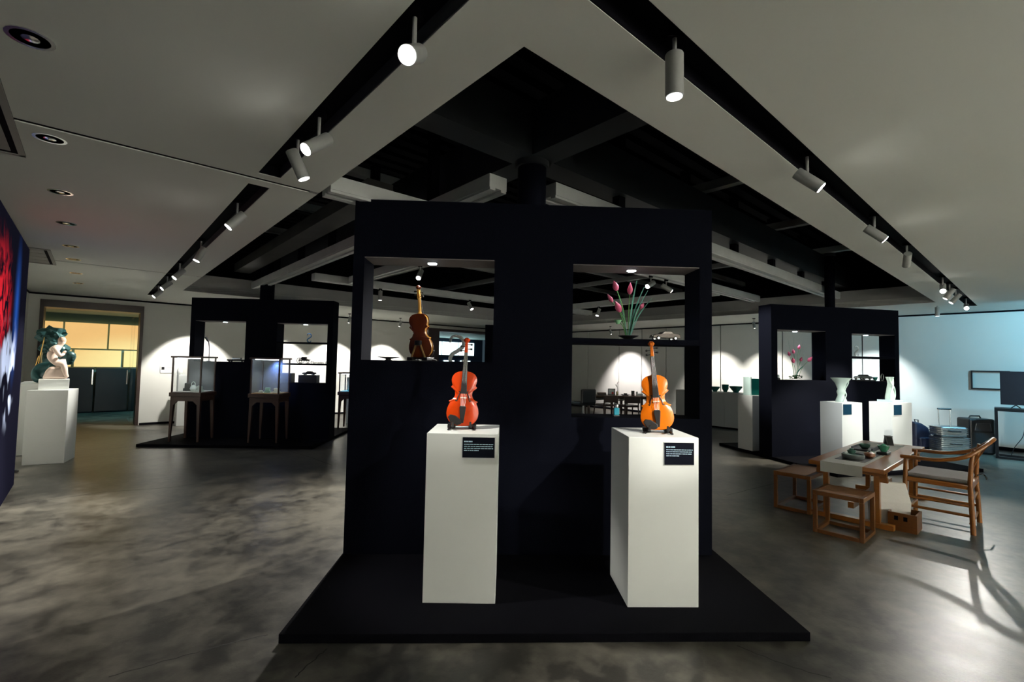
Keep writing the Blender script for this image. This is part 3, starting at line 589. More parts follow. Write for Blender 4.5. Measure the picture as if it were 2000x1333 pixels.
# perfume bottle
t = thing('blue_bottle', 'square blue glass bottle standing on the niche ledge', 'bottle', (.862, 3.90, 1.115), Y2)
obj(MB().box(-.022, .022, -.018, .018, .012, .072), 'body', mat('blue_glass', (.02, .28, .38), .08, coat=.6), t, bevel=.005); obj(MB().box(-.024, .024, -.02, .02, 0, .012), 'base', CHROME, t, bevel=.003)
obj(MB().lathe([(.02, .074), (.021, .08), (.021, .098), (.015, .104)], 16), 'cap', CHROME, t, True)
t = thing('shallow_dish', 'thin dark dish on the ledge left of the brown violin', 'dish', (-1.0, 3.86, 1.537), 0); obj(MB().lathe([(.02, 0), (.022, .012), (.09, .026), (.088, .028), (.02, .016)], 24), 'bowl', BLACK, t, True); obj(MB().lathe([(.028, 0), (.028, .004)], 20), 'foot', BLACK, t, True)
# S sculptures
def s_curve(s): return [Vector((p.x*.62, p.y, p.z)) for p in spline([(-.38*s, 0, .78*s), (-.30*s, 0, .95*s), (0, 0, 1.0*s), (.32*s, 0, .88*s), (.34*s, 0, .66*s), (.05*s, 0, .50*s), (-.28*s, 0, .36*s), (-.34*s, 0, .14*s), (-.05*s, 0, .02*s), (.26*s, 0, .03*s), (.34*s, 0, .2*s)], 6)]
def s_sculpt(loc, rz, h, m, label):
    t = thing('curved_sculpture', label, 'sculpture', loc, rz); c = s_curve(h*.96); k = len(c)
    obj(MB().tube([p+Vector((0, 0, .03*h)) for p in c], [h*(.035+.03*math.sin(math.pi*i/(k-1))) for i in range(k)], 10), 'curve', m, t, True); obj(MB().box(-.22*h, .22*h, -.1*h, .1*h, 0, .03*h), 'base', m, t, bevel=.002)
q = LB-.49*LBX+.14*LBY; s_sculpt((q.x, q.y, 1.86), Y2, .17, mat('blue_enamel', (.03, .16, .35), .3), 'small blue S shaped sculpture on the top shelf of the left display wall')
q = RB+1.90*RBX+.14*RBY; s_sculpt((q.x, q.y, 1.775), RBA, .19, mat('white_enamel', (.8, .85, .85), .3), 'small white S shaped sculpture on the shelf of the right display wall')
s_sculpt((-1.11, 9.6, 1.45), 0, .62, mat('grey_stone', (.62, .66, .68), .5), 'large grey S shaped sculpture seen through the left window niche')
plinth(-1.27, 9.4, 0, .44, .44, 1.45, 0, 'white plinth carrying the large grey curved sculpture')
# small pieces, right booth
for u, lab in ((1.72, 'small dark jade cup at the left end of the lower right niche'), (2.30, 'small dark jade cup right of the silver model car')):
    q = RB+u*RBX+.14*RBY; t = thing('jade_cup', lab, 'cup', (q.x, q.y, 1.335), RBA); obj(MB().lathe([(.018, .01), (.036, .05), (.040, .075), (.036, .075), (.015, .02)], 20), 'bowl', JADE, t, True); obj(MB().lathe([(.02, 0), (.014, .012)], 16), 'foot', JADE, t, True)
q = RB+2.44*RBX+.12*RBY; t = thing('ring_ornament', 'slim silver ring ornament at the right of the lower right niche', 'ornament', (q.x, q.y, 1.335), RBA)
obj(MB().tube([(.03*math.cos(a*.3142), 0, .075+.06*math.sin(a*.3142)) for a in range(21)], .006, 8), 'ring', SILVER, t, True); obj(MB().box(-.02, .02, -.015, .015, 0, .018), 'base', BLACK, t, bevel=.002)
q = RB+.21*RBX+.14*RBY; t = thing('dark_ornament', 'small dark ornament left of the moss lotus', 'ornament', (q.x, q.y, 1.34), RBA); obj(MB().box(-.05, .05, -.04, .04, 0, .03), 'base', BLACK, t, bevel=.004); obj(MB().box(.0, .045, -.03, .03, .03, .085), 'block', SILVER, t, bevel=.003)
# left booth: carriage, lettering, gooseneck, train
q = LB-.55*LBX+.14*LBY; t = thing('model_carriage', 'black model motor carriage with large spoked wheels on the middle shelf', 'model carriage', (q.x, q.y, 1.455), Y2)
def wheel(x, y, r, par):
    w = obj(MB().tube([(x+r*.9*math.cos(a*.3927), y, r+r*.9*math.sin(a*.3927)) for a in range(17)], r*.1, 6), 'wheel', BLACK, par, True)
    for a in range(4): obj(MB().tube([(x-r*.9*math.cos(a*.785), y, r-r*.9*math.sin(a*.785)), (x+r*.9*math.cos(a*.785), y, r+r*.9*math.sin(a*.785))], r*.05, 5), 'spoke', BLACK, w)
for y in (-.05, .05): wheel(-.09, y, .055, t); wheel(.05, y, .045, t)
obj(MB().box(-.10, .07, -.04, .04, .05, .075), 'chassis', BLACK, t, bevel=.003); obj(MB().box(-.06, .02, -.04, .04, .075, .125), 'seat', BLACK, t, bevel=.004); obj(MB().tube([(.04, 0, .07), (.06, 0, .13)], .004, 6), 'tiller', BLACK, t)
tc = bpy.data.curves.new('shelf_lettering', 'FONT'); tc.body = 'Mercedes-Benz'; tc.size = .062; tc.extrude = .006
tx = bpy.data.objects.new('lettering_tmp', tc); COL.objects.link(tx); bpy.context.view_layer.update()
me = bpy.data.meshes.new_from_object(tx.evaluated_get(bpy.context.evaluated_depsgraph_get())); bpy.data.objects.remove(tx)
o = bpy.data.objects.new('shelf_lettering', me); COL.objects.link(o); me.materials.append(BLACK); q = LB-.43*LBX+.12*LBY; o.location = (q.x, q.y, 1.457); o.rotation_euler = (math.pi/2, 0, Y2)
tag(o, 'row of small black cut-out letters standing on the middle shelf', 'lettering')
q = LB-2.34*LBX+.12*LBY; t = thing('gooseneck_lamp', 'thin black gooseneck rising above the left glass case', 'lamp', (q.x, q.y, 1.46), Y2)
obj(MB().lathe([(.04, 0), (.035, .012)], 16), 'base', BLACK, t, True); obj(MB().tube(spline([(0, 0, .01), (-.005, 0, .2), (-.02, 0, .36), (-.06, 0, .42)], 6), .008, 8), 'neck', BLACK, t, True); obj(MB().tube([(-.03, 0, .38), (-.085, 0, .46)], [.016, .02], 10), 'head', BLACK, t, True)
q = LB-1.82*LBX+.12*LBY; t = thing('model_train', 'flat dark model vehicle lying on the ledge right of the left glass case', 'model', (q.x, q.y, 1.46), Y2)
obj(MB().box(-.17, .17, -.04, .04, .02, .05), 'body', BLACK, t, bevel=.008); obj(MB().box(-.08, .08, -.03, .03, .05, .08), 'cabin', SILVER, t, bevel=.006)
for x in (-.12, .12):
    for y in (-.04, .04): obj(MB().tube([(x, y-.008, .022), (x, y+.008, .022)], .022, 12), 'wheel', TYRE, t, True)
# ================================================================= VASES AND BOWLS
t = thing('celadon_vase', 'flared pale celadon vase with a waist band on a white plinth', 'vase', (4.95, 7.15, 1.05), .4)
obj(MB().lathe([(.075, 0), (.07, .03), (.045, .10), (.052, .13), (.052, .17), (.044, .19), (.075, .28), (.135, .36), (.128, .36), (.065, .27), (.03, .2)], 32), 'body', CELADON, t, True)
obj(MB().lathe([(.054, .132), (.057, .15), (.054, .168)], 32), 'waist_band', CELADON, t, True)
obj(MB().tube(spline([(-.05, -.06, .01), (.02, -.062, .1), (.045, -.03, .18), (.09, -.05, .28), (.125, -.03, .355)], 6), .012, 8, flat=.6), 'relief_strap', CELADON, t, True)
t = thing('celadon_vase', 'slim waisted pale celadon vase on a small clear block', 'vase', (5.85, 7.36, 1.085), .4)
obj(MB().lathe([(.062, 0), (.062, .05), (.045, .15), (.032, .24), (.035, .29), (.055, .35), (.05, .35), (.025, .28)], 28), 'body', CELADON, t, True)
for s in (-1, 1): obj(MB().tube(spline([(s*.055, -.03, .01), (s*.06, -.04, .08), (s*.02, -.05, .18), (-s*.03, -.03, .26), (-s*.045, -.02, .34)], 6), .010, 8), 'relief_strap', CELADON, t, True)
solo(MB().box(-.13, .13, -.11, .11, 0, .035), 'clear_block', mat('acrylic', (.45, .62, .68), .1, coat=.5), 'low pale acrylic block under the slim celadon vase', 'block', (5.85, 7.36, 1.05), PR, bevel=.003)
BW = {'wide': [(.05, 0), (.055, .02), (.12, .10), (.125, .125), (.118, .125), (.05, .03)], 'tall': [(.045, 0), (.05, .03), (.08, .08), (.085, .19), (.078, .19), (.04, .04)], 'cup': [(.035, 0), (.06, .03), (.082, .14), (.076, .14), (.03, .03)]}
for px, kind, s, lab in ((5.25, 'wide', 1., 'wide green glass bowl at the left end of the white counter'), (5.44, 'tall', 1.0, 'tall green glass tumbler second on the white counter'), (5.63, 'wide', 1.25, 'largest green glass bowl third on the white counter'), (5.83, 'cup', 1., 'green glass cup at the right end of the white counter')):
    tt = (px-5.1)/.58; t = thing('green_bowl', lab, 'bowl', (px, 12.19-tt*.52+.22, .912), 0); obj(MB().lathe([(r*s, z*s) for r, z in BW[kind]], 28), 'body', JADE, t, True); obj(MB().lathe([(BW[kind][0][0]*s*1.02, -.001), (BW[kind][0][0]*s*.9, .012)], 24), 'foot_ring', JADE, t, True)
t = thing('green_glass_vase', 'square green glass vase with clear edge on a plinth behind the right display wall', 'vase', (4.46, 8.83, 1.035), math.radians(18))
obj(MB().grid([-.09, -.075, .075, .09], [-.09, -.075, .075, .09], [(-.075, .075, -.075, .075)], .02, .30, 'z'), 'wall', mat('teal_glass', (.01, .16, .13), .1, coat=.5), t); obj(MB().box(-.09, .09, -.09, .09, 0, .02), 'base', JADE, t)
obj(MB().box(-.115, -.092, -.09, .09, 0, .33), 'clear_edge', mat('pale_mint_glass', (.6, .8, .74), .15), t, bevel=.003)
# ================================================================= GLASS CASES ON TALL LEGS (left)
def glass_case(loc, rz, w, d, zb, zt, label, items, inner):
    t = thing('glass_case', label, 'display case', loc, rz)
    for x in (0, w):
        for y in (0, d): obj(MB().frus((x+(.01 if x == 0 else -.01), y+(.01 if y == 0 else -.01), 0), (x+(.028 if x == 0 else -.028), y+(.028 if y == 0 else -.028), zb-.1), (.014, .014), (.028, .028)), 'leg', DARKWOOD, t)
    for a, b, c, e in ((0, w, 0, .03), (0, w, d-.03, d), (0, .03, 0, d), (w-.03, w, 0, d)): obj(MB().box(a, b, c, e, zb-.15, zb-.07), 'apron', DARKWOOD, t)
    for x, s in ((.05, 1), (w-.05, -1)): obj(MB().prism([(x, zb-.15), (x+s*.07, zb-.15), (x, zb-.22)], 0, .025, XZ), 'bracket', DARKWOOD, t)
    obj(MB().box(-.02, w+.02, -.02, d+.02, zb-.07, zb), 'table_top', DARKWOOD, t, bevel=.006)
    for x in (.0, w-.022):
        for y in (.0, d-.022): obj(MB().box(x, x+.022, y, y+.022, zb, zt-.03), 'post', DARKWOOD, t)
    tp = obj(MB().box(-.02, w+.02, -.02, d+.02, zt-.03, zt), 'lid', DARKWOOD, t, bevel=.004); obj(MB().box(.05, w-.05, .05, .09, zt-.042, zt-.03), 'led_strip', mat('case_led', (1, 1, 1), .3, emit=(.85, .93, 1), es=2.5), tp)
    obj(MB().box(.01, w-.01, .01, d-.01, zb, zb+.012), 'liner', inner, t)
    for a, b, c, e in ((.022, w-.022, .006, .012), (.022, w-.022, d-.012, d-.006), (.006, .012, .022, d-.022), (w-.012, w-.006, .022, d-.022)): obj(MB().box(a, b, c, e, zb+.012, zt-.03), 'glass_pane', GLASS, t)
    M = Matrix.Translation(loc) @ Matrix.Rotation(rz, 4, 'Z'); light('case_lamp', M @ Vector((w/2, d/2, zt-.05)), M @ Vector((w/2, d/2, zb)), 1.1, 120, .7, (.9, .95, 1), .05)
    for it in items: it(M, zb+.012)
    return t
def it_ewer(x, y, lab):
    def f(M, z):
        p = M @ Vector((x, y, z)); t = thing('jade_ewer', lab, 'ornament', p, .3); obj(MB().lathe([(.03, 0), (.055, .04), (.04, .09), (.02, .11)], 18), 'body', mat('white_jade', (.7, .8, .74), .25), t, True)
        obj(MB().tube([(.03*math.cos(a*.42), 0, .12+.05*math.sin(a*.42)) for a in range(16)], .008, 8), 'ring_handle', mat('white_jade', (.7, .8, .74)), t, True); obj(MB().tube([(.04, 0, .05), (.09, 0, .10)], [.012, .007], 8), 'spout', mat('white_jade', (.7, .8, .74)), t, True)
    return f
def it_block(x, y, w, d, h, m, lab, nm='small_block'):
    def f(M, z):
        p = M @ Vector((x, y, z)); t = thing(nm, lab, 'ornament', p, .2); obj(MB().box(-w/2, w/2, -d/2, d/2, 0, h*.35), 'base', m, t, bevel=.003); obj(MB().box(-w*.38, w*.38, -d*.38, d*.38, h*.35, h), 'top', m, t, bevel=.006)
    return f
WJ = mat('white_jade', (.7, .8, .74)); LINER = mat('case_liner', (.45, .45, .43), .7)
glass_case((-5.96, 8.36, .05), .06, .50, .46, .86, 1.50, 'glass case on tall dark legs at far left, jade pieces inside', [it_ewer(.26, .2, 'white jade ewer with ring handle in the left glass case'), it_block(.40, .16, .10, .08, .10, WJ, 'pale jade seal beside the ewer in the left glass case', 'jade_seal'), it_block(.12, .30, .14, .1, .14, BLACK, 'dark block at the back of the left glass case')], LINER)
glass_case((-4.60, 8.40, .05), .06, .50, .46, .86, 1.50, 'glass case on tall dark legs in front of the left display wall, blue glow inside', [it_block(.22, .2, .10, .08, .09, mat('mint_jade', (.3, .6, .5), .3), 'mint jade piece at the middle of the blue glass case', 'jade_seal'), it_block(.38, .2, .12, .08, .08, WJ, 'white stacked piece at the right of the blue glass case', 'jade_seal'), it_block(.12, .16, .08, .06, .04, WJ, 'small flat white piece at the left of the blue glass case', 'jade_seal')], wood('case_oak', (.4, .25, .1), (.5, .33, .15)))
light('case_blue', (-4.35, 8.75, 1.46), (-4.3, 9.1, 1.0), 3, 120, .8, (.2, .35, 1), .05)
glass_case((-3.72, 10.3, .05), Y2, .40, .42, .80, 1.22, 'small far glass case lit cyan behind the left display wall', [it_block(.2, .2, .12, .1, .1, mat('cyan_piece', (.1, .5, .6), .3), 'cyan piece in the far glass case')], mat('cyan_liner', (.15, .5, .65), .5))
# wall notice by the doorway
t = thing('wall_notice', 'small white notice with a dark emblem beside the doorway', 'sign', G(1.18, L1, 1.16), RZ_R)
obj(MB().box(0, .30, -.012, 0, 0, .17), 'board', mat('notice_white', (.75, .75, .72), .5), t, bevel=.002); obj(MB().box(.02, .075, -.014, -.011, .075, .14), 'emblem', BLACK, t)
obj(MB().box(.12, .26, -.014, -.011, .12, .13).box(.12, .24, -.014, -.011, .10, .106), 'print', mat('notice_grey', (.3, .3, .3), .6), t)
t = thing('white_ornament', 'small pale ornament on the narrow plinth by the far wall', 'ornament', (-7.46, 10.72, 1.13), .4); obj(MB().lathe([(.04, 0), (.06, .05), (.05, .12), (.02, .16)], 16), 'body', PLINTH, t, True); obj(MB().lathe([(.05, 0), (.05, .012)], 16), 'base', PLINTH, t, True)
# ================================================================= SCULPTURES AT LEFT
def skin_body(name, vs, es, rad, m, parent, root=0, sub=2):
    me = bpy.data.meshes.new(name); me.from_pydata(vs, es, []); o = bpy.data.objects.new(name, me); COL.objects.link(o); o.parent = parent; me.materials.append(m)
    o.modifiers.new('skin', 'SKIN'); sd = me.skin_vertices[0].data
    for i, r in enumerate(rad): sd[i].radius = (r, r) if not isinstance(r, tuple) else r; sd[i].use_root = (i == root)
    s = o.modifiers.new('sub', 'SUBSURF'); s.levels = sub; s.render_levels = sub; o.modifiers['skin'].use_smooth_shade = True; return o
t = thing('figure_sculpture', 'pale pink plaster sculpture of a seated bowed figure on a white block', 'sculpture', (-6.61, 6.90, 1.03), .75)
obj(MB().box(-.16, .16, -.12, .12, 0, .15), 'block', PLINTH, t, bevel=.004)
obj(MB().prism([(-.13, .15), (.14, .15), (.10, .25), (.06, .33), (-.06, .33), (-.10, .26)], -.08, .08, XZ), 'rock_seat', MARBLE, t, bevel=.03)
V = [(-.03, 0, .36), (-.05, 0, .45), (-.03, 0, .54), (.0, 0, .60), (.03, 0, .635), (.055, 0, .68), (.065, -.005, .725),   # 0-6 pelvis..head
     (-.01, -.085, .575), (.04, -.10, .48), (.09, -.05, .52), (-.01, .085, .575), (.05, .09, .47), (.10, .03, .56),       # arms 7-12
     (.09, -.06, .37), (.11, -.06, .22), (.14, -.06, .17), (.08, .06, .40), (.10, .05, .24), (.13, .05, .18)]              # legs 13-18
E_ = [(0, 1), (1, 2), (2, 3), (3, 4), (4, 5), (5, 6), (3, 7), (7, 8), (8, 9), (3, 10), (10, 11), (11, 12), (0, 13), (13, 14), (14, 15), (0, 16), (16, 17), (17, 18)]
skin_body('figure', V, E_, [.075, .062, .07, .055, .03, .048, .042, .034, .027, .018, .034, .027, .018, .048, .034, .022, .048, .034, .022], MARBLE, t)
hair = MB(); hair.lathe([(.001, .05), (.03, .042), (.045, .015), (.045, -.02), (.03, -.045), (.001, -.05)], 14, Matrix.Translation((.055, 0, .715))); obj(hair, 'hair', mat('plaster_brown_hair', (.45, .30, .22), .7), t, True)  # hair in a browner tone than the figure
def rock(mb, c, r, seed, sc=1.0):
    bm = bmesh.new(); bmesh.ops.create_icosphere(bm, subdivisions=3, radius=1)
    for v in bm.verts:
        n = noise.noise(v.co*1.7+Vector((seed, seed*2, 0)))*.45+noise.noise(v.co*4+Vector((seed, 0, seed)))*.35+noise.noise(v.co*9+Vector((0, seed, seed)))*.14; v.co *= (1+n)
    bm.verts.ensure_lookup_table(); mb.add([(c[0]+v.co.x*r[0], c[1]+v.co.y*r[1], c[2]+v.co.z*r[2]) for v in bm.verts], [[v.index for v in f.verts] for f in bm.faces]); bm.free(); return mb
t = thing('rock_sculpture', 'tall craggy dark green bronze sculpture behind the pale figure', 'sculpture', (-7.60, 7.86, 1.08), .4); t.scale = (.95, .95, 1.22)
for i, (c, r) in enumerate((((0, 0, .63), (.19, .15, .11)), ((.02, 0, .48), (.17, .14, .11)), ((.05, 0, .31), (.15, .13, .15)), ((.04, 0, .12), (.15, .13, .14)))): obj(rock(MB(), c, r, i*3.1), 'crag', BRONZE, t)
for x, z0, z1 in ((-.1, .25, .6), (-.16, .1, .35)): obj(MB().tube([(x, -.17, z0), (x+.06, -.18, z1)], .008, 6), 'gilt_rod', mat('gilt', (.8, .5, .15), .3, .8), t)
t = thing('bust_sculpture', 'dark green bronze crouching figure with a round bald head beside the craggy sculpture', 'sculpture', (-7.24, 7.58, 1.08), .5)
V = [(-.28, 0, .14), (-.20, 0, .24), (-.06, 0, .24), (.03, 0, .24), (.09, 0, .30), (.12, -.01, .36), (-.02, -.10, .18), (.06, -.12, .06), (.12, -.12, .03), (-.02, .10, .18), (.06, .12, .05), (-.22, -.10, .10), (-.14, -.13, .03), (-.22, .1, .1), (-.14, .13, .03)]
skin_body('figure', V, [(0, 1), (1, 2), (2, 3), (3, 4), (4, 5), (3, 6), (6, 7), (7, 8), (3, 9), (9, 10), (0, 11), (11, 12), (0, 13), (13, 14)], [.10, .12, .10, .085, .05, .05, .055, .04, .03, .055, .04, .065, .045, .065, .045], BRONZE, t)
hd = MB(); hd.lathe([(.001, -.11), (.05, -.10), (.075, -.04), (.092, .02), (.085, .07), (.05, .105), (.001, .115)], 20, Matrix.Translation((.14, -.01, .40)))
h = obj(hd, 'head', BRONZE, t, True); obj(MB().lathe([(.001, -.02), (.014, -.008), (.008, .015), (.001, .025)], 8, Matrix.Translation((.205, -.07, .385))), 'nose', BRONZE, h, True)
for s in (-.025, .02): obj(MB().lathe([(.001, -.01), (.013, 0), (.001, .01)], 8, Matrix.Translation((.19+s, -.075-s*.3, .415))), 'eye', BRONZE, h, True)
obj(MB().tube([(.175, -.085, .345), (.215, -.065, .345)], .007, 6), 'mouth', BRONZE, h, True); obj(MB().lathe([(.001, -.03), (.018, 0), (.001, .03)], 8, Matrix.Translation((.075, -.06, .40))), 'ear', BRONZE, h, True)
t = thing('wall_grille', 'tall narrow ventilation grille on the white wall behind the sculptures', 'grille', G(R0+.001, 11.0, 1.05), RZ_R+math.pi/2, None)
obj(MB().box(0, .30, -.015, 0, 0, 1.15), 'frame', VENT, t)
for k in range(26): obj(MB().box(.02, .28, -.02, -.012, .03+k*.042, .055+k*.042), 'slat', DEEP, t)
t = thing('leaning_board', 'thin dark strip leaning on the white wall beside the wall print', 'board', G(R0+.04, 8.9, 0), RZ_R+math.pi/2); obj(MB().box(0, .05, -.02, 0, .35, 1.55), 'strip', mat('grey_strip', (.12, .12, .11), .5), t, bevel=.004); obj(MB().box(-.01, .06, -.03, .0, 0, .35), 'foot', BLACK, t, bevel=.004)
t = thing('cable_box', 'small dark cable box on the floor behind the large white plinth', 'box', G(-.80, 8.75, 0), RZ_R); obj(MB().box(-.1, .1, -.1, .1, 0, .14), 'body', BLACK, t, bevel=.01); obj(MB().tube([(.1, 0, .05), (.15, .1, .02), (.1, .3, .01)], .012, 6), 'cable', BLACK, t, True)
# ================================================================= TEA CORNER
AL = math.atan2(LY, LX)-math.pi/2     # local x = r direction, y = l direction
TAB = G(5.60, 1.05)
def grp(r, l, z=0.): return G(r, l, z)
TZ = .60
t = thing('tea_table', 'long amber wooden tea table with a grey cloth runner', 'table', G(5.60, 1.05), RZ_R)
obj(MB().box(0, 2.15, 0, .63, TZ-.045, TZ), 'table_top', OAK, t, bevel=.006)
for x in (.22, 1.93):
    for y in (.10, .53): obj(MB().frus((x, y, .05), (x, y, TZ-.10), (.032, .022), (.028, .022)), 'leg', OAK, t)
    obj(MB().box(x-.04, x+.04, -.03, .66, 0, .05), 'foot_bar', OAK, t, bevel=.004); obj(MB().box(x-.03, x+.03, .02, .61, TZ-.10, TZ-.045), 'top_rail', OAK, t, bevel=.003)
    for y in (.06, .57): obj(MB().box(x-.015, x+.015, y-.05, y+.05, TZ-.16, TZ-.10), 'corner_bracket', OAK, t, bevel=.01)
obj(MB().box(.2, 1.95, .29, .34, .14, .20), 'stretcher', OAK, t)
solo(MB().box(-.004, 2.0, .17, .52, TZ, TZ+.004).box(-.008, -.003, .17, .52, TZ-.10, TZ+.004), 'table_runner', LINEN, 'grey linen runner hanging over the near end of the tea table', 'runner', G(5.60, 1.05), RZ_R)
def tt(name, x, y, label, cat, z=TZ+.004, a=0.): p = G(5.60+x, 1.05+y, z); return thing(name, label, cat, p, RZ_R+a)
solo(MB().box(.25, .95, .2, .46, 0, .003), 'black_mat', BLACK, 'thin black mat under the tea set on the runner', 'mat', G(5.60, 1.05, TZ+.004), RZ_R)
ZM = TZ+.008
a = tt('tea_tray', .42, .34, 'round grey tea tray with a green cup on top nearest the camera', 'tray', ZM); obj(MB().lathe([(.09, 0), (.10, .012), (.10, .045), (.092, .045), (.088, .03)], 28), 'body', mat('grey_pewter', (.12, .14, .14), .3, .5), a, True); obj(MB().lathe([(.088, .03), (.088, .034)], 24), 'surface', TEAW, a)
b = tt('tea_cup', .41, .35, 'green tea cup on the round grey tray', 'cup', ZM+.045); obj(MB().lathe([(.02, 0), (.034, .012), (.04, .04), (.035, .04), (.02, .012)], 20), 'body', TEAW, b, True); obj(MB().lathe([(.016, .04), (.02, .055), (.006, .062)], 16), 'lid', TEAW, b, True)
b = tt('brown_teapot', .62, .24, 'small brown clay teapot right of the round tray', 'teapot', ZM); obj(MB().lathe([(.03, 0), (.05, .02), (.048, .045), (.025, .055)], 20), 'body', mat('brown_clay', (.22, .08, .03), .4), b, True); obj(MB().tube([(.045, 0, .03), (.085, 0, .05)], [.01, .006], 8), 'spout', mat('brown_clay', (.22, .08, .03)), b, True); obj(MB().lathe([(.022, .055), (.008, .062), (.008, .07)], 12), 'lid', BLACK, b, True)
b = tt('green_pitcher', .72, .25, 'pale green tea pitcher beside the brown teapot', 'pitcher', ZM); obj(MB().lathe([(.025, 0), (.036, .02), (.034, .05), (.030, .05), (.02, .01)], 20), 'body', CELADON, b, True); obj(MB().tube([(.03, 0, .045), (.055, 0, .035), (.05, 0, .015)], .005, 6), 'handle', CELADON, b, True)
b = tt('green_gaiwan', 1.05, .20, 'green lidded tea bowl on a dark block on the runner', 'tea bowl', TZ+.03); obj(MB().lathe([(.025, 0), (.045, .03), (.058, .065), (.053, .065), (.025, .02)], 22), 'body', mat('green_bowl_glaze', (.05, .25, .15), .2, coat=.4), b, True); obj(MB().lathe([(.035, .065), (.02, .075), (.008, .09)], 18), 'lid', mat('green_bowl_glaze', (.05, .25, .15)), b, True)
solo(MB().box(-.09, .09, -.05, .05, 0, .026), 'tea_block', BLACK, 'dark slab under the green lidded tea bowl', 'slab', G(6.65, 1.25, TZ+.004), RZ_R, bevel=.004)
b = tt('black_tray', 1.2, .40, 'dark tea tray at the far part of the runner', 'tray', TZ+.004); obj(MB().box(-.16, .16, -.10, .10, 0, .02), 'base', BLACK, b, bevel=.004); obj(MB().box(-.16, .16, -.10, -.09, .02, .045).box(-.16, .16, .09, .10, .02, .045), 'rim', BLACK, b)
b = tt('tea_cup', 1.18, .40, 'dark green cup standing on the far tea tray', 'cup', TZ+.024); obj(MB().lathe([(.03, 0), (.05, .02), (.055, .05), (.05, .05), (.03, .015)], 20), 'body', TEAW, b, True); obj(MB().lathe([(.026, 0), (.022, .008)], 16), 'foot_ring', TEAW, b, True)
b = tt('camera_bag', 1.95, .32, 'small black folded stand at the far end of the tea table', 'stand', TZ+.004, .5); obj(MB().prism([(-.09, 0), (-.05, 0), (0, .07), (.05, 0), (.09, 0), (.04, .10), (-.04, .10)], -.03, .03, XZ), 'frame', BLACK, b, bevel=.006); obj(MB().box(-.04, .04, -.035, .035, .095, .11), 'top', BLACK, b, bevel=.004)
def stool(r, l, w, d, h, label):
    t = thing('wooden_stool', label, 'stool', G(r, l), RZ_R, 'wooden stools')
    for x in (0, w):
        for y in (0, d):
            sx = 1 if x == 0 else -1; sy = 1 if y == 0 else -1
            obj(MB().box(min(x, x+sx*.035), max(x, x+sx*.035), min(y, y+sy*.035), max(y, y+sy*.035), 0, h-.04), 'leg', OAKD, t, bevel=.004)
    for a, b, c, e in ((0, w, 0, .035), (0, w, d-.035, d), (0, .035, .035, d-.035), (w-.035, w, .035, d-.035)):
        obj(MB().box(a, b, c, e, h-.04, h), 'seat_rail', OAKD, t, bevel=.004); obj(MB().box(a+.001, b-.001, c+.001, e-.001, 0, .035), 'base_rail', OAKD, t, bevel=.004)
    obj(MB().box(.035, w-.035, .035, d-.035, h-.015, h-.003), 'woven_seat', CANE, t)
stool(5.17, 1.12, .41, .40, .39, 'wooden stool with woven seat at the near end of the tea table')
stool(5.72, 1.70, .62, .36, .40, 'wooden stool with woven seat at the left side of the tea table')
# horseshoe armchair: local x = r, y = l (faces +y, towards the table)
t = thing('horseshoe_armchair', 'amber round-backed wooden armchair with grey cushion beside the tea table', 'armchair', G(6.30, .53), RZ_R)
CW, CD, SH = .56, .48, .46
for x, sp in ((0, -.015), (CW, .015)):
    obj(MB().tube([(x+sp, -.015, 0), (x, .0, SH), (x-sp*.5, -.01, .66), (x-sp*1.5, -.03, .80)], [.021, .020, .018, .016], 12), 'rear_post', OAK, t, True)
    obj(MB().tube([(x+sp, CD+.01, 0), (x, CD, SH), (x, CD-.005, .665)], [.021, .020, .016], 12), 'front_post', OAK, t, True)
    obj(MB().tube([(x+sp*.7, 0, .17), (x+sp*.7, CD, .17)], .014, 10), 'side_stretcher', OAK, t, True); obj(MB().tube([(x+sp*.6, 0, .26), (x+sp*.6, CD, .26)], .012, 10), 'side_stretcher', OAK, t, True)
for y, z in ((0, .10), (0, .30), (CD, .12)): obj(MB().tube([(-.008, y, z), (CW+.008, y, z)], .014, 10), 'cross_stretcher', OAK, t, True)
obj(MB().box(-.015, CW+.015, -.02, CD+.02, SH-.05, SH), 'seat_frame', OAK, t, bevel=.012)
cu = obj(MB().box(.01, CW-.01, .01, CD-.01, SH, SH+.04), 'cushion', CUSHION, t, bevel=.015); obj(MB().tube(spline([(CW-.02, -.01, SH+.02), (CW+.05, -.05, SH+.03), (CW+.09, -.07, SH-.03)], 5), .006, 6), 'cushion_tie', BLACK, cu, True)
arm = spline([(-.02, CD+.03, .655), (-.03, CD-.06, .66), (-.035, .22, .665), (-.02, .03, .72), (.07, -.09, .82), (.20, -.14, .875), (CW/2, -.15, .885), (CW-.20, -.14, .875), (CW-.07, -.09, .82), (CW+.02, .03, .72), (CW+.035, .22, .665), (CW+.03, CD-.06, .66), (CW+.02, CD+.03, .655)], 7)
obj(MB().tube(arm, .019, 12), 'arm_rail', OAK, t, True)
sp_ = spline([(CW/2, .01, SH-.01), (CW/2, -.005, .58), (CW/2, -.06, .72), (CW/2, -.15, .875)], 5); sb = MB()
for p, q in zip(sp_[:-1], sp_[1:]): sb.add([(p.x-.05, p.y, p.z), (p.x+.05, p.y, p.z), (p.x+.05, p.y+.014, p.z), (p.x-.05, p.y+.014, p.z), (q.x-.05, q.y, q.z), (q.x+.05, q.y, q.z), (q.x+.05, q.y+.014, q.z), (q.x-.05, q.y+.014, q.z)], [(0, 1, 5, 4), (1, 2, 6, 5), (2, 3, 7, 6), (3, 0, 4, 7)])
obj(sb, 'back_splat', OAK, t)
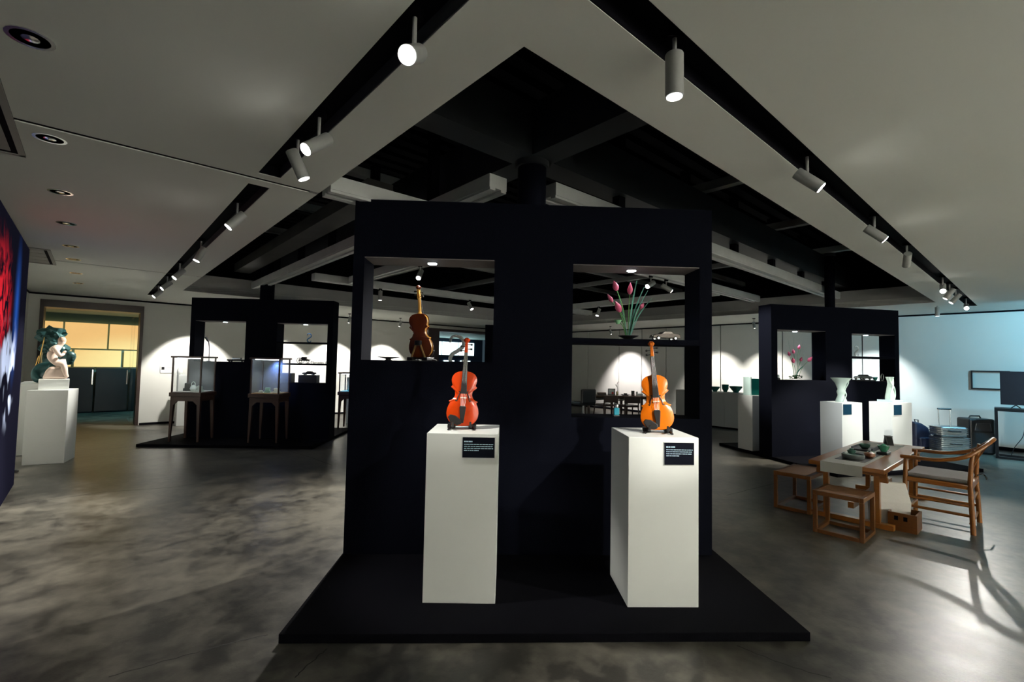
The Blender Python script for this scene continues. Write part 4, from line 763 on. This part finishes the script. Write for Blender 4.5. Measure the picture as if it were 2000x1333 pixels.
# paper bag and wooden crate under the table
t = thing('wooden_crate', 'small brown wooden crate on the floor beside the tea table leg', 'crate', G(5.86, .86), RZ_R)
for a, b, c, e in ((0, .26, 0, .015), (0, .26, .205, .22), (0, .015, .015, .205), (.245, .26, .015, .205)): obj(MB().box(a, b, c, e, 0, .17), 'side', OAKD, t)
obj(MB().box(.015, .245, .015, .205, 0, .012), 'bottom', OAKD, t); obj(MB().box(-.003, 0, .07, .10, .10, .14), 'hand_slot', DEEP, t); obj(MB().box(-.003, 0, .14, .17, .10, .14), 'hand_slot', DEEP, t)
t = thing('paper_bag', 'crumpled white paper bag standing behind the wooden crate', 'bag', G(6.02, 1.10), RZ_R-.9)
bag = MB(); us_ = [(-.15, -.07), (.15, -.07), (.15, .07), (-.15, .07)]
bag.add([(x*1., y, .02) for x, y in us_]+[(x*1.02+.01*math.sin(i*2), y*1.1, .24) for i, (x, y) in enumerate(us_)]+[(x*.95, y*.35, .42) for x, y in us_], [(3, 2, 1, 0), (0, 1, 5, 4), (1, 2, 6, 5), (2, 3, 7, 6), (3, 0, 4, 7), (4, 5, 9, 8), (5, 6, 10, 9), (6, 7, 11, 10), (7, 4, 8, 11), (8, 9, 10, 11)])
obj(bag, 'body', mat('white_paper', (.62, .60, .57), .8, bump=.6, bscale=12), t, bevel=.01); obj(MB().box(-.15, .15, -.07, .07, 0, .02), 'base', mat('white_paper', (.62, .6, .57)), t)
# ================================================================= ALONG THE RIGHT WALL
def suitcase(loc, rz, w, d, h, z0, label, handle):
    t = thing('ribbed_suitcase', label, 'suitcase', (loc[0], loc[1], z0), rz)
    obj(MB().box(-w/2, w/2, -d/2, d/2, .03 if handle else 0, h), 'shell', SILVER, t, bevel=.03)
    for k in range(int(h/.035)-1):
        z = .05+k*.035; obj(MB().box(-w/2-.004, w/2+.004, -d/2-.004, d/2+.004, z, z+.012), 'rib', mat('rib_grey', (.22, .25, .27), .3, .8), t)
    obj(MB().tube([(-.10, -d/2-.005, h*.6), (-.08, -d/2-.035, h*.6), (.08, -d/2-.035, h*.6), (.10, -d/2-.005, h*.6)], .012, 8), 'carry_handle', BLACK, t, True)
    if handle:
        for x in (-.10, .10): obj(MB().tube([(x, d/2-.05, h-.02), (x, d/2-.05, h+handle)], .010, 8), 'pull_rod', SILVER, t, True)
        obj(MB().tube([(-.115, d/2-.05, h+handle), (.115, d/2-.05, h+handle)], .016, 8), 'pull_grip', BLACK, t, True)
        for x in (-w/2+.06, w/2-.06):
            for y in (-d/2+.06, d/2-.06): obj(MB().tube([(x, y-.015, .025), (x, y+.015, .025)], .025, 12), 'wheel', TYRE, t, True)
SA = math.radians(-8)
suitcase((8.30, 9.05), SA, .48, .32, .32, 0, 'silver ribbed suitcase standing on the floor by the right wall', .50)
suitcase((8.25, 9.02), SA, .44, .32, .19, .323, 'silver ribbed case lying on top of the standing suitcase', 0)
t = thing('loudspeaker', 'large black loudspeaker standing on the floor by the right wall', 'loudspeaker', (8.86, 9.12, 0), math.radians(-6))
obj(MB().prism([(-.22, -.17), (.22, -.17), (.20, .17), (-.20, .17)], 0, .66), 'cabinet', BLACK, t, bevel=.03); obj(MB().box(-.19, .19, -.182, -.17, .04, .40), 'grille', mat('speaker_mesh', (.012, .012, .014), .6, bump=.6, bscale=400), t)
obj(MB().prism([(-.15, .44), (.15, .44), (.12, .58), (-.12, .58)], -.185, -.168, XZ), 'horn', mat('horn_grey', (.03, .03, .035), .3), t, bevel=.01); obj(MB().tube([(-.1, 0, .66), (-.08, 0, .70), (.08, 0, .70), (.1, 0, .66)], .014, 8), 'top_handle', BLACK, t, True)
t = thing('backpack', 'dark navy backpack on the floor right of the slim vase plinth', 'backpack', (8.03, 9.45, 0), .1)
bp = MB(); bp.prism([(-.17, 0), (.19, 0), (.22, .12), (.21, .28), (.14, .44), (.0, .52), (-.16, .55)], -.12, .12, XZ); obj(bp, 'body', mat('navy_nylon', (.012, .018, .05), .5, bump=.4, bscale=20), t, bevel=.04)
obj(MB().box(-.10, .12, -.17, -.11, .05, .25), 'front_pocket', mat('navy_nylon', (.012, .018, .05)), t, bevel=.025); obj(MB().tube([(-.03, 0, .52), (-.05, 0, .58), (.03, 0, .57), (.03, 0, .5)], .010, 8), 'loop', BLACK, t, True)
# screen on a tubular stand (backs towards us) and empty frame on the wall
t = thing('tv_stand', 'black tubular metal stand carrying the dark screen at the right edge', 'stand', (8.74, 8.60, 0), math.radians(-46))
for x in (0, 1.2):
    for y in (0, .38): obj(MB().box(x-.02, x+.02, y-.02, y+.02, 0, .86), 'post', BLACK, t)
for z in (.015, .86):
    for y in (0, .38): obj(MB().box(-.02, 1.22, y-.02, y+.02, z-.015, z+.025), 'rail', BLACK, t)
    for x in (0, 1.2): obj(MB().box(x-.02, x+.02, 0, .38, z-.015, z+.025), 'cross_rail', BLACK, t)
obj(MB().box(-.02, 1.22, -.02, .40, .885, .90), 'shelf', BLACK, t)
t = thing('flat_screen', 'dark flat screen standing on the tubular stand at the right edge', 'screen', (8.74, 8.60, .90), math.radians(-46))
obj(MB().box(.06, 1.30, .15, .19, .06, .66), 'panel', mat('screen_black', (.010, .010, .016), .45), t, bevel=.004)
for x in (.25, 1.0): obj(MB().tube([(x-.06, .1, .004), (x, .17, .06), (x+.06, .24, .004)], .009, 8), 'foot', BLACK, t, True)
solo(MB().tube(spline([(9.12, 8.42, .86), (9.15, 8.5, .6), (9.1, 8.5, .4), (9.0, 8.55, .2), (8.98, 8.6, .01)], 6), .006, 6), 'power_cable', BLACK, 'thin black cable hanging below the dark screen', 'cable', smooth=True)
t = thing('empty_frame', 'empty thin black picture frame hung on the right wall', 'picture frame', G(R1-.02, .53, 1.19), RZ_R+math.pi/2)
for a, b, c, e in ((0, .56, 0, .025), (0, .56, .355, .38), (0, .025, 0, .38), (.535, .56, 0, .38)): obj(MB().box(a, b, -.0, .02, c, e), 'frame_bar', BLACK, t)
# ================================================================= FAR TABLE SEEN THROUGH THE RIGHT NICHE
FTX, FTY, FZ = 2.25, 14.3, .62
t = thing('long_table', 'long dark wooden table far away, seen through the right window niche', 'table', (FTX, FTY, 0), Y2)
obj(MB().box(0, 2.0, 0, .75, FZ-.04, FZ), 'table_top', wood('far_walnut', (.10, .045, .02), (.16, .07, .03)), t)
for x in (.95, 1.25, 1.9, .1):
    for y in (.08, .67): obj(MB().frus((x, y, 0), (x, y, FZ-.04), (.025, .025), (.04, .04)), 'leg', DARKWOOD, t)
obj(MB().box(.05, 1.95, .1, .65, FZ-.10, FZ-.04), 'apron', DARKWOOD, t)
def far_chair(x, y, rz, m, label):
    t = thing('dining_chair', label, 'chair', (x, y, 0), rz); obj(MB().box(-.23, .23, -.22, .22, .34, .40), 'seat', m, t, bevel=.01)
    for a in (-.2, .2):
        obj(MB().tube([(a*1.1, .24, 0), (a, .2, .36)], .02, 8), 'leg', m, t, True); obj(MB().tube([(a*1.1, -.26, 0), (a, -.2, .36), (a, -.26, .62)], .02, 8), 'rear_post', m, t, True)
        obj(MB().tube([(a*1.15, -.25, .56), (a*1.2, .15, .52)], .02, 8), 'arm', m, t, True)
    obj(MB().box(-.24, .24, -.29, -.24, .46, .66), 'backrest', m, t, bevel=.02)
far_chair(2.75, 14.0, .5, DARKWOOD, 'dark wooden armchair at the left end of the far table')
far_chair(3.42, 13.85, .15, DARKWOOD, 'dark wooden armchair pulled up to the middle of the far table')
far_chair(4.2, 14.0, -.2, wood('honey_wood', (.5, .25, .06), (.6, .32, .1)), 'honey coloured wooden chair at the right end of the far table')
t = thing('black_desk_chair', 'black padded desk chair at the far left seen through the right niche', 'chair', (2.05, 13.5, 0), .4)
obj(MB().box(-.25, .25, -.25, .25, .40, .50), 'seat', BLACK, t, bevel=.03); obj(MB().box(-.24, .24, -.30, -.22, .45, .86), 'backrest', BLACK, t, bevel=.04); obj(MB().tube([(0, 0, .05), (0, 0, .4)], .03, 10), 'column', CHROME, t, True)
for k in range(5): obj(MB().tube([(0, 0, .06), (.28*math.cos(k*1.2566), .28*math.sin(k*1.2566), .03)], .018, 6), 'base_arm', BLACK, t, True)
def on_table(x, y): return (FTX+x, FTY+y, FZ)
t = thing('photo_frame', 'small black framed picture with a red spot on the far table', 'picture frame', on_table(.83, .3), 0); obj(MB().box(-.11, .11, 0, .02, 0, .20), 'frame', BLACK, t); pc = obj(MB().box(-.09, .09, -.003, 0, .02, .18), 'picture', mat('picture_white', (.7, .7, .7), .5), t); obj(MB().lathe([(.035, -.002), (.035, 0)], 16, Matrix.Translation((.03, -.004, .065)) @ Matrix.Rotation(math.pi/2, 4, 'X')), 'red_spot', mat('red_spot', (.7, .03, .03), .5), pc)
t = thing('book_stack', 'low brown box on the far table left of the framed picture', 'box', on_table(.52, .3), 0); obj(MB().box(-.13, .13, -.08, .08, 0, .06), 'body', DARKWOOD, t, bevel=.004); obj(MB().box(-.13, .13, -.08, .08, .062, .08), 'lid', OAKD, t, bevel=.004)
t = thing('branch_vase', 'narrow glass vase with a bare branch on the far table', 'vase', on_table(1.0, .3), 0); obj(MB().lathe([(.035, 0), (.035, .12), (.03, .12), (.03, .01)], 16), 'body', mat('amber_glass', (.5, .4, .2), .2), t, True); obj(MB().tube(spline([(0, 0, .02), (.01, 0, .2), (-.01, 0, .32), (.03, 0, .42)], 4), .008, 6), 'branch', DARKWOOD, t, True); obj(MB().tube([(0, 0, .25), (-.06, 0, .33)], .006, 6), 'twig', DARKWOOD, t, True)
t = thing('black_dish', 'flat black dish on the far table', 'dish', on_table(1.25, .3), 0); obj(MB().lathe([(.08, 0), (.14, .03), (.13, .035), (.06, .015)], 20), 'bowl', BLACK, t, True); obj(MB().box(-.05, .05, -.03, .03, .03, .07), 'contents', BLACK, t, bevel=.005)
t = thing('small_speaker', 'small upright black loudspeaker on the far table', 'loudspeaker', on_table(1.48, .3), 0); obj(MB().box(-.04, .04, -.05, .05, 0, .15), 'body', BLACK, t, bevel=.004)
for z in (.045, .105): obj(MB().lathe([(.022, -.003), (.022, .003)], 14, Matrix.Translation((0, -.052, z)) @ Matrix.Rotation(math.pi/2, 4, 'X')), 'cone', SILVER, t)
t = thing('white_box', 'white carton on the right part of the far table', 'box', on_table(1.68, .3), 0); obj(MB().box(-.09, .09, -.05, .05, 0, .07), 'body', PLINTH, t, bevel=.003); obj(MB().box(-.09, -.06, -.05, .05, .07, .12), 'flap', PLINTH, t)
